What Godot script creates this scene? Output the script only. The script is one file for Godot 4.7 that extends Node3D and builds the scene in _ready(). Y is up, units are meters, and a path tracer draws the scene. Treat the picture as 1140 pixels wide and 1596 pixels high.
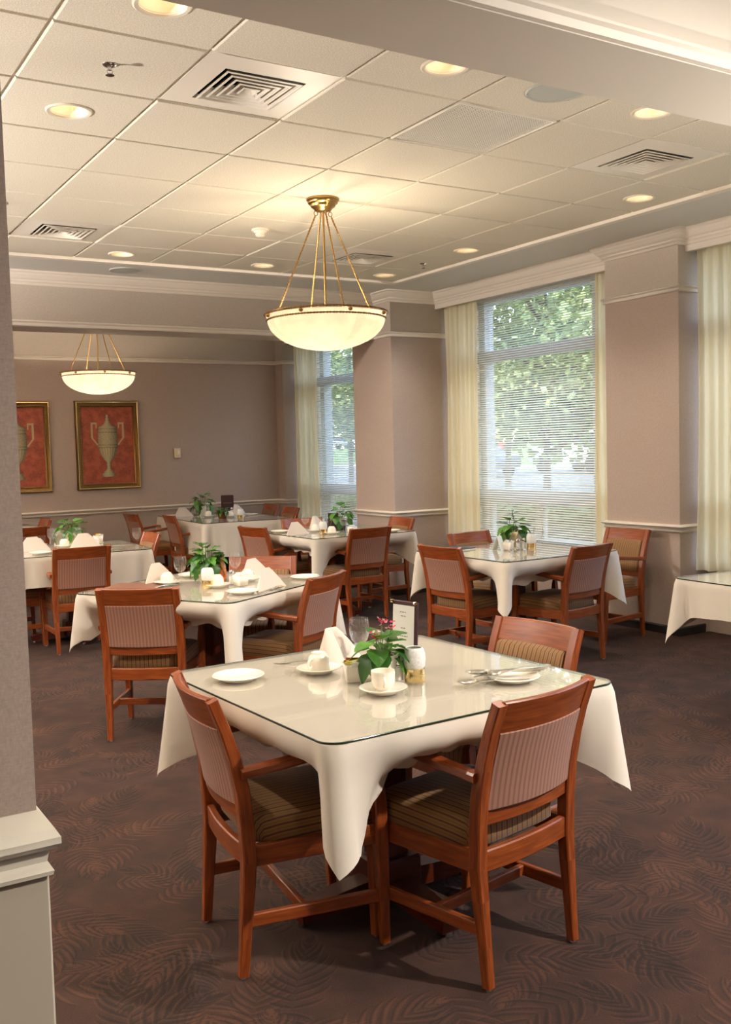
extends Node3D

const H := 3.065          # height of the tiled ceiling
const HN := 3.45            # height of the plain ceiling nearest the camera
const BEAM := 2.605       # underside of the two beams
const TT := 0.748         # top of the glass on the tables
var M := {}
var taken := {}
var rng := RandomNumberGenerator.new()


# ---------------------------------------------------------------- geometry
class G:
	var p := PackedVector3Array()
	var uv := PackedVector2Array()
	var gr := PackedInt32Array()
	var g := 0

	func tri(a: Vector3, b: Vector3, c: Vector3, ua := Vector2.ZERO, ub := Vector2.ZERO, uc := Vector2.ZERO, group := -1) -> void:
		p.append(a); p.append(b); p.append(c)
		uv.append(ua); uv.append(ub); uv.append(uc)
		gr.append(group)

	func quad(a: Vector3, b: Vector3, c: Vector3, d: Vector3, ua := Vector2.ZERO, ub := Vector2.ZERO, uc := Vector2.ZERO, ud := Vector2.ZERO, group := -1) -> void:
		tri(a, b, c, ua, ub, uc, group)
		tri(a, c, d, ua, uc, ud, group)

	func turn_out(s: int) -> void:      # front faces run clockwise seen from outside
		var mid := Vector3.ZERO
		for i in range(s, p.size()):
			mid += p[i]
		mid /= maxf(1.0, p.size() - s)
		var vol := 0.0
		for i in range(s, p.size(), 3):
			vol += (p[i] - mid).dot((p[i + 1] - mid).cross(p[i + 2] - mid))
		if vol > 0.0:
			for i in range(s, p.size(), 3):
				var t := p[i + 1]; p[i + 1] = p[i + 2]; p[i + 2] = t
				var u := uv[i + 1]; uv[i + 1] = uv[i + 2]; uv[i + 2] = u

	func face(pts: Array, out_from: Vector3, uvs: Array) -> void:
		var n: Vector3 = (pts[1] - pts[0]).cross(pts[2] - pts[0])
		var c := Vector3.ZERO
		for q in pts:
			c += q
		c /= pts.size()
		var flip := n.dot(c - out_from) > 0.0
		for i in range(1, pts.size() - 1):
			if flip:
				tri(pts[0], pts[i + 1], pts[i], uvs[0], uvs[i + 1], uvs[i])
			else:
				tri(pts[0], pts[i], pts[i + 1], uvs[0], uvs[i], uvs[i + 1])

	func box(c: Vector3, s: Vector3, bev := 0.0, basis := Basis.IDENTITY) -> void:
		var h := s / 2.0
		var ax := [0, 1, 2]
		ax.sort_custom(func(a, b): return s[a] > s[b])
		var to := func(l: Vector3) -> Array:
			return [c + basis * l, Vector2(l[ax[0]] + h[ax[0]], l[ax[1]] + l[ax[2]])]
		var corner := func(sg: Vector3, keep: int) -> Vector3:
			var v := Vector3.ZERO
			for k in 3:
				v[k] = sg[k] * (h[k] - (0.0 if k == keep else bev))
			return v
		for k in 3:
			var i := (k + 1) % 3
			var j := (k + 2) % 3
			for sg in [-1.0, 1.0]:
				var P := []
				var U := []
				for q in [[-1, -1], [1, -1], [1, 1], [-1, 1]]:
					var v := Vector3.ZERO
					v[k] = sg; v[i] = q[0]; v[j] = q[1]
					var r: Array = to.call(corner.call(v, k))
					P.append(r[0]); U.append(r[1])
				face(P, c, U)
		if bev > 0.0:
			for k in 3:                 # the twelve chamfers, edges along axis k
				var i := (k + 1) % 3
				var j := (k + 2) % 3
				for q in [[-1, -1], [1, -1], [1, 1], [-1, 1]]:
					var P := []
					var U := []
					for e in [[-1.0, i], [1.0, i], [1.0, j], [-1.0, j]]:
						var v := Vector3.ZERO
						v[k] = e[0]; v[i] = q[0]; v[j] = q[1]
						var r: Array = to.call(corner.call(v, e[1]))
						P.append(r[0]); U.append(r[1])
					face(P, c, U)
			for x in [-1.0, 1.0]:
				for y in [-1.0, 1.0]:
					for z in [-1.0, 1.0]:
						var P := []
						var U := []
						for k in 3:
							var r: Array = to.call(corner.call(Vector3(x, y, z), k))
							P.append(r[0]); U.append(r[1])
						face(P, c, U)

	func loft(rings: Array, hard := false, caps := true, closed_path := false) -> void:
		var s := p.size()
		var n: int = rings[0].size()
		g += 1
		var base := g
		var along := 0.0
		var count := rings.size() if closed_path else rings.size() - 1
		for r in count:
			var A: PackedVector3Array = rings[r]
			var B: PackedVector3Array = rings[(r + 1) % rings.size()]
			var step := A[0].distance_to(B[0])
			var round := 0.0
			for i in n:
				var j := (i + 1) % n
				var w := A[i].distance_to(A[j])
				quad(A[i], A[j], B[j], B[i], Vector2(along, round), Vector2(along, round + w), Vector2(along + step, round + w), Vector2(along + step, round), base + i + 1 if hard else base)
				round += w
			along += step
		g += n + 1
		if caps and not closed_path:
			for e in [0, rings.size() - 1]:
				var A: PackedVector3Array = rings[e]
				var c := Vector3.ZERO
				for q in A:
					c += q
				c /= n
				for i in n:
					var j := (i + 1) % n
					var uc := Vector2(0.01, 0.01)
					if e == 0:
						tri(c, A[j], A[i], uc, uc, uc)
					else:
						tri(c, A[i], A[j], uc, uc, uc)
		turn_out(s)

	func sweep(path: Array, prof: PackedVector2Array, up := Vector3.UP, scales := [], hard := true, caps := true, closed := false) -> void:
		var rings := []
		var n := path.size()
		for i in n:
			var a: Vector3 = path[(i - 1 + n) % n] if closed else path[maxi(i - 1, 0)]
			var b: Vector3 = path[(i + 1) % n] if closed else path[mini(i + 1, n - 1)]
			var t := (b - a).normalized()
			var r := t.cross(up).normalized()
			var u := r.cross(t).normalized()
			var k = 1.0 if scales.is_empty() else scales[i]
			var ring := PackedVector3Array()
			for q in prof:
				if k is Vector2:
					ring.append(path[i] + r * q.x * k.x + u * q.y * k.y)
				else:
					ring.append(path[i] + r * q.x * k + u * q.y * k)
			rings.append(ring)
		loft(rings, hard, caps, closed)

	func tube(path: Array, r: float, seg := 8, up := Vector3.UP, scales := [], closed := false) -> void:
		var prof := PackedVector2Array()
		for i in seg:
			prof.append(Vector2(r, 0).rotated(TAU * i / seg))
		sweep(path, prof, up, scales, false, true, closed)

	func lathe(prof: Array, seg := 28, at := Vector3.ZERO, basis := Basis.IDENTITY) -> void:
		var s := p.size()
		var n := prof.size()          # a closed outline of Vector2(radius, height)
		g += 1
		for i in n:
			var a: Vector2 = prof[i]
			var b: Vector2 = prof[(i + 1) % n]
			if i > 0:
				var z: Vector2 = prof[i - 1]
				if absf((a - z).angle_to(b - a)) > 0.75:
					g += 1
			if a.x < 1e-6 and b.x < 1e-6:
				continue
			for k in seg:
				var f := TAU * k / seg
				var h := TAU * (k + 1) / seg
				var q := func(v: Vector2, w: float) -> Vector3: return at + basis * Vector3(cos(w) * v.x, v.y, sin(w) * v.x)
				var u0 := Vector2(f, a.y); var u1 := Vector2(h, a.y); var u2 := Vector2(h, b.y); var u3 := Vector2(f, b.y)
				if a.x < 1e-6:
					tri(q.call(a, f), q.call(b, h), q.call(b, f), u0, u2, u3, g)
				elif b.x < 1e-6:
					tri(q.call(a, f), q.call(a, h), q.call(b, f), u0, u1, u3, g)
				else:
					quad(q.call(a, f), q.call(a, h), q.call(b, h), q.call(b, f), u0, u1, u2, u3, g)
		g += 1
		turn_out(s)

	# a profile of Vector2(out, height) carried along a path in a plane, with mitred corners; "out" is to the left of the path
	func molding(path: Array, prof: Array, closed := false, at := Vector3.ZERO, A := Vector3.RIGHT, B := Vector3.BACK, N := Vector3.UP) -> void:
		var rings := []
		var n := path.size()
		for i in n:
			var c: Vector2 = path[i]
			var d0: Vector2 = (c - path[(i - 1 + n) % n]).normalized() if closed or i > 0 else (path[1] - c).normalized()
			var d1: Vector2 = (path[(i + 1) % n] - c).normalized() if closed or i < n - 1 else d0
			var n0 := Vector2(d0.y, -d0.x)
			var n1 := Vector2(d1.y, -d1.x)
			var m := (n0 + n1).normalized()
			m /= maxf(0.2, m.dot(n0))
			var ring := PackedVector3Array()
			for q in prof:
				var w: Vector2 = c + m * q.x
				ring.append(at + A * w.x + B * w.y + N * q.y)
			rings.append(ring)
		loft(rings, true, true, closed)

	func slab(outline: PackedVector2Array, y0: float, y1: float) -> void:     # a convex outline in x and z, drawn out in y
		var rings := []
		for y in [y0, y1]:
			var ring := PackedVector3Array()
			for v in outline:
				ring.append(Vector3(v.x, y, v.y))
			rings.append(ring)
		loft(rings, false)

	func grid(nx: int, ny: int, f: Callable) -> void:      # an open sheet
		g += 1
		for i in nx:
			for j in ny:
				var q := [Vector2(i, j), Vector2(i + 1, j), Vector2(i + 1, j + 1), Vector2(i, j + 1)]
				var P := []
				var U := []
				for v in q:
					var w := Vector2(v.x / nx, v.y / ny)
					P.append(f.call(w.x, w.y))
					U.append(w)
				quad(P[0], P[1], P[2], P[3], U[0], U[1], U[2], U[3], g)

	func mesh(m: Material) -> ArrayMesh:
		var st := SurfaceTool.new()
		st.begin(Mesh.PRIMITIVE_TRIANGLES)
		for i in p.size():
			st.set_smooth_group(gr[i / 3])
			st.set_uv(uv[i])
			st.add_vertex(p[i])
		st.generate_normals()
		st.set_material(m)
		return st.commit()


static func rect(w: float, h: float, r := 0.0) -> PackedVector2Array:
	var o := PackedVector2Array()
	if r <= 0.0:
		return PackedVector2Array([Vector2(-w / 2, -h / 2), Vector2(w / 2, -h / 2), Vector2(w / 2, h / 2), Vector2(-w / 2, h / 2)])
	for q in [[1, 1, 0.0], [-1, 1, PI / 2], [-1, -1, PI], [1, -1, PI * 1.5]]:
		for k in 9:
			o.append(Vector2(q[0] * (w / 2 - r), q[1] * (h / 2 - r)) + Vector2(r, 0).rotated(q[2] + PI / 2 * k / 8.0))
	return o


# ---------------------------------------------------------------- nodes
func numbered(n: String) -> String:
	taken[n] = taken.get(n, -1) + 1
	return n if taken[n] == 0 else "%s_%03d" % [n, taken[n]]


func tag(o: Node3D, label: String, category := "", group := "") -> Node3D:
	o.set_meta("label", label)
	if category:
		o.set_meta("category", category)
	if group:
		o.set_meta("group", group)
	return o


func thing(called: String, label: String, category: String, at := Vector3.ZERO, turn := 0.0, group := "") -> Node3D:
	var o := Node3D.new()
	o.name = numbered(called)
	add_child(o)
	o.position = at
	o.rotation.y = turn
	tag(o, label, category, group)
	return o


func part(called: String, g, m: Material, parent: Node3D = self, label := "") -> MeshInstance3D:
	var o := MeshInstance3D.new()
	o.name = numbered(called) if parent == self else called
	o.mesh = g.mesh(m) if g is G else g
	parent.add_child(o, true)
	if label:
		o.set_meta("label", label)
	return o


func struct(called: String, g, m: Material) -> MeshInstance3D:
	var o := part(called, g, m)
	o.set_meta("kind", "structure")
	return o


func setting(called: String) -> Node3D:
	var o := Node3D.new()
	o.name = numbered(called)
	add_child(o)
	o.set_meta("kind", "structure")
	return o


func dup(root: Node3D, called: String, label: String, at: Vector3, turn := 0.0) -> Node3D:
	var r: Node3D = root.duplicate()
	r.name = numbered(called)
	add_child(r)
	r.position = at
	r.rotation = Vector3(0, turn, 0)
	r.set_meta("label", label)
	return r


var protos := {}

func put(kind: String, maker: Callable, label: String, at: Vector3, turn := 0.0) -> Node3D:
	var o: Node3D
	if protos.has(kind):
		o = dup(protos[kind], String(protos[kind].name).rstrip("_0123456789"), label, at, turn)
	else:
		o = maker.call()
		protos[kind] = o
		o.set_meta("label", label)
		o.position = at
		o.rotation.y = turn
	return o


# ---------------------------------------------------------------- materials
func tex(w: int, h: int, f: Callable) -> ImageTexture:
	var im := Image.create(w, h, false, Image.FORMAT_RGB8)
	for y in h:
		for x in w:
			im.set_pixel(x, y, f.call(x, y))
	im.generate_mipmaps()
	return ImageTexture.create_from_image(im)


func c8(r: int, g: int, b: int) -> Color:
	return Color8(r, g, b)


func mat(called: String, col: Color, rough := 0.6, metal := 0.0) -> StandardMaterial3D:
	var m := StandardMaterial3D.new()
	m.resource_name = called
	m.albedo_color = col
	m.roughness = rough
	m.metallic = metal
	M[called] = m
	return m


func noise(seed_: int, freq: float, oct := 4) -> FastNoiseLite:
	var n := FastNoiseLite.new()
	n.seed = seed_
	n.frequency = freq
	n.fractal_octaves = oct
	return n


func materials() -> void:
	# cherry wood, grain along u
	var n1 := noise(1, 0.02, 4)
	var n2 := noise(2, 0.05, 3)
	var wood := tex(512, 256, func(x, y):
		var t: float = 0.5 + 0.55 * n1.get_noise_2d(x * 0.35, y * 3.0) + 0.35 * n2.get_noise_2d(x * 0.12, y * 6.0)
		return c8(112, 48, 16).lerp(c8(170, 86, 35), clampf(t, 0, 1)))
	var m := mat("cherry_wood", Color.WHITE, 0.34)
	m.albedo_texture = wood
	m.uv1_scale = Vector3(1.6, 3.2, 1)
	m.clearcoat_enabled = true
	m.clearcoat = 0.35
	m.clearcoat_roughness = 0.22
	m = mat("dark_wood", c8(150, 120, 110), 0.4)
	m.albedo_texture = wood
	m.uv1_scale = Vector3(1.6, 3.2, 1)
	# striped upholstery, u runs across the stripes in metres
	var nf := noise(5, 0.2, 2)
	var front := tex(256, 64, func(x, y):
		var u: float = fmod(x / 256.0 * 8.0, 1.0)
		var c: Color = c8(158, 116, 62)
		if u > 0.72:
			c = c8(104, 60, 38)
		elif u > 0.30 and u < 0.42:
			c = c8(140, 100, 54)
		elif u < 0.05:
			c = c8(178, 138, 84)
		return c.darkened(0.10 + 0.10 * nf.get_noise_2d(x * 4, y * 4)))
	m = mat("gold_striped_fabric", Color.WHITE, 0.75)
	m.albedo_texture = front
	m.uv1_scale = Vector3(1.0 / 0.18, 1.0 / 0.05, 1)
	m.rim_enabled = true; m.rim = 0.25; m.rim_tint = 0.7
	var rear := tex(256, 64, func(x, y):
		var u: float = fmod(x / 256.0 * 8.0, 1.0)
		var c: Color = c8(174, 124, 106) if u < 0.55 else c8(150, 104, 76)
		return c.darkened(0.06 + 0.10 * nf.get_noise_2d(x * 4 + 500, y * 4)))
	m = mat("rose_striped_fabric", Color.WHITE, 0.75)
	m.albedo_texture = rear
	m.uv1_scale = Vector3(1.0 / 0.142, 1.0 / 0.05, 1)
	m.rim_enabled = true; m.rim = 0.25; m.rim_tint = 0.7
	# cloths
	var nl := noise(7, 0.35, 2)
	var weave := tex(128, 128, func(x, y):
		var v: float = 0.93 + 0.05 * sin(x * PI / 2) * sin(y * PI / 2) + 0.05 * nl.get_noise_2d(x, y)
		return Color(v, v, v))
	m = mat("cream_linen", c8(245, 234, 217), 0.85)
	m.albedo_texture = weave
	m.uv1_scale = Vector3(30, 30, 1)
	m = mat("napkin_cloth", c8(240, 224, 208), 0.85)
	m.albedo_texture = weave
	m.uv1_scale = Vector3(6, 6, 1)
	m = mat("sheer_curtain", c8(250, 241, 214), 0.9)
	m.transparency = BaseMaterial3D.TRANSPARENCY_ALPHA
	m.albedo_color.a = 0.92
	m.backlight_enabled = true
	m.backlight = Color(1.0, 0.95, 0.80)
	m.cull_mode = BaseMaterial3D.CULL_DISABLED
	# glass
	m = mat("table_glass", c8(216, 211, 196), 0.02)
	m.transparency = BaseMaterial3D.TRANSPARENCY_ALPHA
	m.albedo_color.a = 0.26
	m = mat("glass_edge", c8(38, 52, 40), 0.08)
	m = mat("window_glass", c8(220, 232, 230), 0.01)
	m.transparency = BaseMaterial3D.TRANSPARENCY_ALPHA
	m.albedo_color.a = 0.05
	m = mat("clear_glass", c8(250, 252, 252), 0.01)
	m.transparency = BaseMaterial3D.TRANSPARENCY_ALPHA
	m.albedo_color.a = 0.012
	var ncr := noise(9, 0.06, 4)
	var crackle := tex(128, 128, func(x, y):
		var v: float = 0.93 + 0.14 * ncr.get_noise_2d(x, y)
		return Color(v, v, v))
	m = mat("frosted_glass", c8(252, 252, 248), 0.6)
	m.albedo_texture = crackle
	m.uv1_triplanar = true
	m.uv1_scale = Vector3(14, 14, 14)
	m.backlight_enabled = true
	m.backlight = Color(0.5, 0.5, 0.48)
	# metals, china, paper
	mat("brass", c8(176, 140, 84), 0.30, 1.0)
	mat("polished_brass", c8(240, 214, 156), 0.12, 1.0)
	mat("old_brass", c8(134, 102, 60), 0.38, 1.0)
	mat("chrome", c8(205, 205, 205), 0.15, 1.0)
	mat("silverware", c8(222, 218, 210), 0.22, 1.0)
	m = mat("china", c8(244, 236, 220), 0.25)
	m.clearcoat_enabled = true; m.clearcoat = 0.5; m.clearcoat_roughness = 0.05
	mat("white_pot", c8(240, 236, 224), 0.35)
	mat("ivory_pot", c8(226, 208, 172), 0.5)
	mat("soil", c8(60, 42, 30), 0.95)
	mat("paper", c8(238, 238, 232), 0.8)
	mat("print_grey", c8(120, 120, 120), 0.8)
	mat("maroon_leather", c8(66, 34, 38), 0.5)
	mat("navy_leather", c8(40, 42, 58), 0.45)
	mat("brown_leather", c8(122, 74, 52), 0.5)
	mat("gold_print", c8(200, 170, 110), 0.4, 0.5)
	mat("leaf_green", c8(48, 94, 28), 0.35)
	mat("leaf_dark", c8(36, 82, 24), 0.4)
	mat("leaf_light", c8(84, 140, 44), 0.45)
	for k in ["leaf_green", "leaf_dark", "leaf_light"]:
		M[k].backlight_enabled = true
		M[k].backlight = Color(0.25, 0.4, 0.1)
	mat("stem_green", c8(84, 110, 50), 0.6)
	mat("pink_petal", c8(214, 60, 96), 0.6)
	mat("pale_petal", c8(240, 178, 178), 0.6)
	mat("sauce_glass", c8(156, 104, 60), 0.12)
	mat("sauce_label", c8(214, 104, 52), 0.5)
	mat("black_plastic", c8(26, 26, 26), 0.4)
	mat("sugar_packet", c8(196, 116, 52), 0.7)
	mat("sweet_packet", c8(222, 214, 120), 0.7)
	mat("salt_fill", c8(236, 234, 226), 0.9)
	mat("copper_bowl", c8(108, 60, 36), 0.25, 0.85)
	mat("yellow_leaf", c8(188, 176, 54), 0.5)
	# room surfaces
	var nw := noise(11, 0.4, 3)
	var paperw := tex(256, 256, func(x, y):
		var v: float = 0.90 + 0.055 * nw.get_noise_2d(x * 0.25, y * 3.0) + 0.055 * nw.get_noise_2d(x * 3.0 + 900, y * 0.25)
		return Color(v, v, v))
	m = mat("wallpaper", c8(202, 181, 166), 0.85)
	m.albedo_texture = paperw
	m.uv1_triplanar = true; m.uv1_world_triplanar = true
	m.uv1_scale = Vector3(2.2, 2.2, 2.2)
	m = mat("frieze_paper", c8(214, 201, 186), 0.85)
	m.albedo_texture = paperw
	m.uv1_triplanar = true; m.uv1_world_triplanar = true
	m.uv1_scale = Vector3(2.2, 2.2, 2.2)
	mat("white_trim", c8(226, 216, 202), 0.5)
	mat("shaded_trim", c8(194, 184, 164), 0.55)  # darker white trim: the near pilaster's shade is put into the colour
	mat("soffit_paint", c8(220, 212, 198), 0.8)
	mat("plaster_band", c8(208, 206, 198), 0.85)
	mat("plaster_ceiling", c8(214, 205, 192), 0.9)
	mat("dark_base", c8(40, 32, 30), 0.6)
	mat("plenum", c8(40, 40, 38), 0.95)
	var nt := noise(13, 0.25, 3)
	var tilet := tex(512, 512, func(x, y):
		var v: float = 0.93 + 0.16 * nt.get_noise_2d(x, y)
		return Color(v, v * 0.995, v * 0.98))
	m = mat("ceiling_tile", c8(226, 218, 200), 0.95)
	m.albedo_texture = tilet
	m.uv1_triplanar = true; m.uv1_world_triplanar = true
	m.uv1_scale = Vector3(1.1, 1.1, 1.1)
	mat("tee_white", c8(222, 214, 196), 0.5)
	mat("vent_white", c8(220, 212, 196), 0.45)
	mat("speaker_grey", c8(176, 178, 168), 0.6)
	mat("detector_white", c8(224, 212, 192), 0.5)
	m = mat("lamp_glow", c8(255, 240, 214), 0.6)
	m.emission_enabled = true
	m.emission = c8(255, 236, 200); m.emission_energy_multiplier = 4.0
	m = mat("reflector", c8(250, 238, 214), 0.3, 0.0)
	m = mat("bulb_glow", c8(255, 236, 200), 0.6)
	m.emission_enabled = true
	m.emission = c8(255, 228, 184); m.emission_energy_multiplier = 8.0
	var na := noise(15, 0.012, 4)
	var alab := tex(256, 256, func(x, y):
		var v: float = 0.92 + 0.14 * na.get_noise_2d(x, y)
		return Color(v, v * 0.99, v * 0.975))
	m = mat("alabaster_glass", c8(255, 250, 244), 0.35)
	m.albedo_texture = alab
	m.uv1_triplanar = true
	m.uv1_scale = Vector3(1.6, 1.6, 1.6)
	m.backlight_enabled = true
	m.backlight = Color(1.5, 1.5, 1.48)
	carpet()
	# outdoors
	mat("window_frame", c8(206, 206, 202), 0.45)
	mat("blind_slat", c8(250, 249, 243), 0.5)
	M.blind_slat.backlight_enabled = true
	M.blind_slat.backlight = Color(0.8, 0.8, 0.76)
	mat("brick_buff", c8(206, 182, 150), 0.9)
	mat("brick_tan", c8(190, 164, 134), 0.9)
	mat("mortar", c8(176, 164, 148), 0.95)
	var ng := noise(17, 0.15, 4)
	var grass := tex(256, 256, func(x, y):
		var t: float = 0.5 + 0.8 * ng.get_noise_2d(x, y)
		return c8(72, 104, 44).lerp(c8(130, 150, 76), clampf(t, 0, 1)))
	m = mat("lawn", Color.WHITE, 0.95)
	m.albedo_texture = grass
	m.uv1_scale = Vector3(0.4, 0.4, 1)
	var asph := tex(128, 128, func(x, y):
		var v: float = 0.42 + 0.12 * ng.get_noise_2d(x * 4, y * 4)
		return Color(v, v, v * 0.98))
	m = mat("asphalt", Color.WHITE, 0.95)
	m.albedo_texture = asph
	m.uv1_scale = Vector3(0.5, 0.5, 1)
	mat("pale_concrete", c8(214, 208, 192), 0.9)
	mat("bark", c8(86, 74, 62), 0.95)
	m = mat("tree_leaf", Color.WHITE, 0.6)
	m.vertex_color_use_as_albedo = true
	m.backlight_enabled = true
	m.backlight = Color(0.5, 0.6, 0.25)
	mat("car_silver", c8(176, 182, 190), 0.25, 0.3)
	mat("car_white", c8(240, 240, 240), 0.25)
	mat("car_grey", c8(120, 124, 130), 0.25, 0.3)
	mat("car_red", c8(206, 62, 52), 0.3)
	mat("car_glass", c8(30, 36, 42), 0.08)
	mat("tyre", c8(28, 28, 28), 0.9)
	mat("pale_render", c8(222, 208, 192), 0.9)
	mat("roof_brown", c8(150, 110, 90), 0.9)


func carpet() -> void:
	const S := 1024
	var f := PackedFloat32Array()
	f.resize(S * S)
	var hue := PackedFloat32Array()
	hue.resize(S * S)
	var r := RandomNumberGenerator.new()
	r.seed = 77
	var stamp := func(x: float, y: float, rad: float, v: float, hv: float) -> void:
		for dy in range(-int(rad + 1), int(rad + 2)):
			for dx in range(-int(rad + 1), int(rad + 2)):
				var w := 1.0 - Vector2(dx, dy).length() / (rad + 0.6)
				if w > 0.0:
					var k := posmod(int(y) + dy, S) * S + posmod(int(x) + dx, S)
					f[k] = lerpf(f[k], v, w * 0.75)
					hue[k] = lerpf(hue[k], hv, w * 0.75)
	# plumes of curved fronds, some lighter, some darker than the ground
	for k in 64:
		var q := Vector2(r.randf() * S, r.randf() * S)
		var a := r.randf() * TAU
		var bend := r.randf_range(-0.9, 0.9)
		var len_ := r.randf_range(160, 250)
		var sign_ := 1.0 if k % 2 == 0 else -1.0
		for i in 11:
			var t := i / 10.0
			q += Vector2.from_angle(a) * len_ / 11.0
			a += bend / 11.0
			for side in [-1.0, 1.0]:
				var b: float = a + side * lerpf(1.2, 0.2, t) + r.randf_range(-0.1, 0.1)
				var l := len_ * 0.42 * sin(PI * (0.2 + 0.7 * t)) * r.randf_range(0.8, 1.1)
				var z := q
				var steps := int(l / 2.0)
				for j in steps:
					var f2 := j / float(steps)
					z += Vector2.from_angle(b) * 2.0
					b -= side * 0.030 * f2
					var wd := 3.8 * sin(PI * clampf(0.15 + 0.85 * f2, 0, 1)) + 0.5
					stamp.call(z.x, z.y, wd, 0.75 * sign_, 0.0)
					var off := Vector2.from_angle(b + side * PI / 2) * (wd + 2.5)
					stamp.call(z.x + off.x, z.y + off.y, 1.5, -0.8 * sign_, 0.0)
	var n := noise(31, 0.3, 3)
	var n2 := noise(32, 0.008, 3)
	var im := Image.create(S, S, false, Image.FORMAT_RGB8)
	for y in S:
		for x in S:
			var t: float = 0.5 + 0.50 * f[y * S + x] + 0.34 * n.get_noise_2d(x, y) + 0.25 * n2.get_noise_2d(x, y)
			var c := c8(29, 16, 11).lerp(c8(86, 53, 36), clampf(t, 0, 1))
			c = c.lerp(c8(64, 42, 34), 0.15 * clampf(0.5 + n.get_noise_2d(x + 3000, y), 0, 1))
			im.set_pixel(x, y, c)
	im.generate_mipmaps()
	var m := mat("carpet", Color.WHITE, 0.95)
	m.albedo_texture = ImageTexture.create_from_image(im)
	m.uv1_scale = Vector3(1 / 1.7, 1 / 1.7, 1)


# ---------------------------------------------------------------- main
func _ready() -> void:
	rng.seed = 4
	# camera
	var cam := Camera3D.new()
	cam.name = "camera"
	cam.fov = rad_to_deg(2.0 * atan(798.0 / 1543.7))
	cam.position = Vector3(0, 1.5, 0)
	cam.rotation_order = EULER_ORDER_YXZ
	cam.rotation_degrees = Vector3(-3.674, -31.447, -1.571)
	cam.near = 0.05
	cam.far = 600
	add_child(cam)
	cam.current = true
	# sky, exposure
	var we := WorldEnvironment.new()
	we.name = "world_environment"
	var env := Environment.new()
	env.background_mode = Environment.BG_SKY
	var sky := Sky.new()
	var sm := ProceduralSkyMaterial.new()
	sm.sky_top_color = Color(0.62, 0.74, 0.92)
	sm.sky_horizon_color = Color(0.93, 0.96, 1.0)
	sm.ground_bottom_color = Color(0.4, 0.4, 0.36)
	sm.ground_horizon_color = Color(0.7, 0.72, 0.7)
	sm.sky_energy_multiplier = 2.3
	sky.sky_material = sm
	env.sky = sky
	env.tonemap_mode = Environment.TONE_MAPPER_LINEAR
	env.tonemap_exposure = 1.18
	env.sdfgi_enabled = true
	env.ssao_enabled = true
	env.ssil_enabled = true
	we.environment = env
	add_child(we)
	# sun, high on the far side of the building
	var sun := DirectionalLight3D.new()
	sun.name = "sun"
	sun.light_energy = 2.0
	sun.light_color = Color(1.0, 0.96, 0.88)
	sun.light_angular_distance = 2.0
	sun.shadow_enabled = true
	sun.sky_mode = DirectionalLight3D.SKY_MODE_LIGHT_ONLY
	add_child(sun)
	sun.look_at_from_position(Vector3.ZERO, Vector3(0.62, -0.75, -0.12))
	materials()
	room()
	ceiling_fittings()
	windows()
	pendants()
	tables()
	chairs()
	tableware()
	wall_things()
	outdoors()


const DOWN_E := 1.1
const PEND_E := 0.36
const NEAR_E := 0.5
const SPOT_E := 14.0
const WARM := Color(1.0, 0.955, 0.89)


# ---------------------------------------------------------------- room
const CROWN := [Vector2(-0.02, 0.0), Vector2(0.088, 0.0), Vector2(0.088, -0.014), Vector2(0.074, -0.022), Vector2(0.066, -0.036), Vector2(0.045, -0.062), Vector2(0.030, -0.072), Vector2(0.030, -0.086), Vector2(0.018, -0.094), Vector2(0.012, -0.112), Vector2(-0.02, -0.114)]
const RAIL := [Vector2(-0.02, 0.0), Vector2(0.018, 0.0), Vector2(0.036, -0.008), Vector2(0.040, -0.016), Vector2(0.034, -0.024), Vector2(0.020, -0.027), Vector2(0.014, -0.042), Vector2(0.022, -0.050), Vector2(0.018, -0.060), Vector2(-0.02, -0.062)]
const PICTURE_TRIM := [Vector2(-0.02, 0.0), Vector2(0.012, 0.0), Vector2(0.026, -0.008), Vector2(0.026, -0.016), Vector2(0.014, -0.024), Vector2(0.014, -0.048), Vector2(-0.02, -0.052)]
const BASEBOARD := [Vector2(-0.02, 0.0), Vector2(0.010, 0.0), Vector2(0.014, 0.06), Vector2(0.008, 0.068), Vector2(-0.02, 0.07)]


func boxm(c: Vector3, s: Vector3, bev := 0.0) -> G:
	var g := G.new()
	g.box(c, s, bev)
	return g


func span(x0: float, x1: float, y0: float, y1: float, z0: float, z1: float) -> G:
	return boxm(Vector3(x0 + x1, y0 + y1, z0 + z1) / 2, Vector3(absf(x1 - x0), absf(y1 - y0), absf(z1 - z0)))


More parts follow.
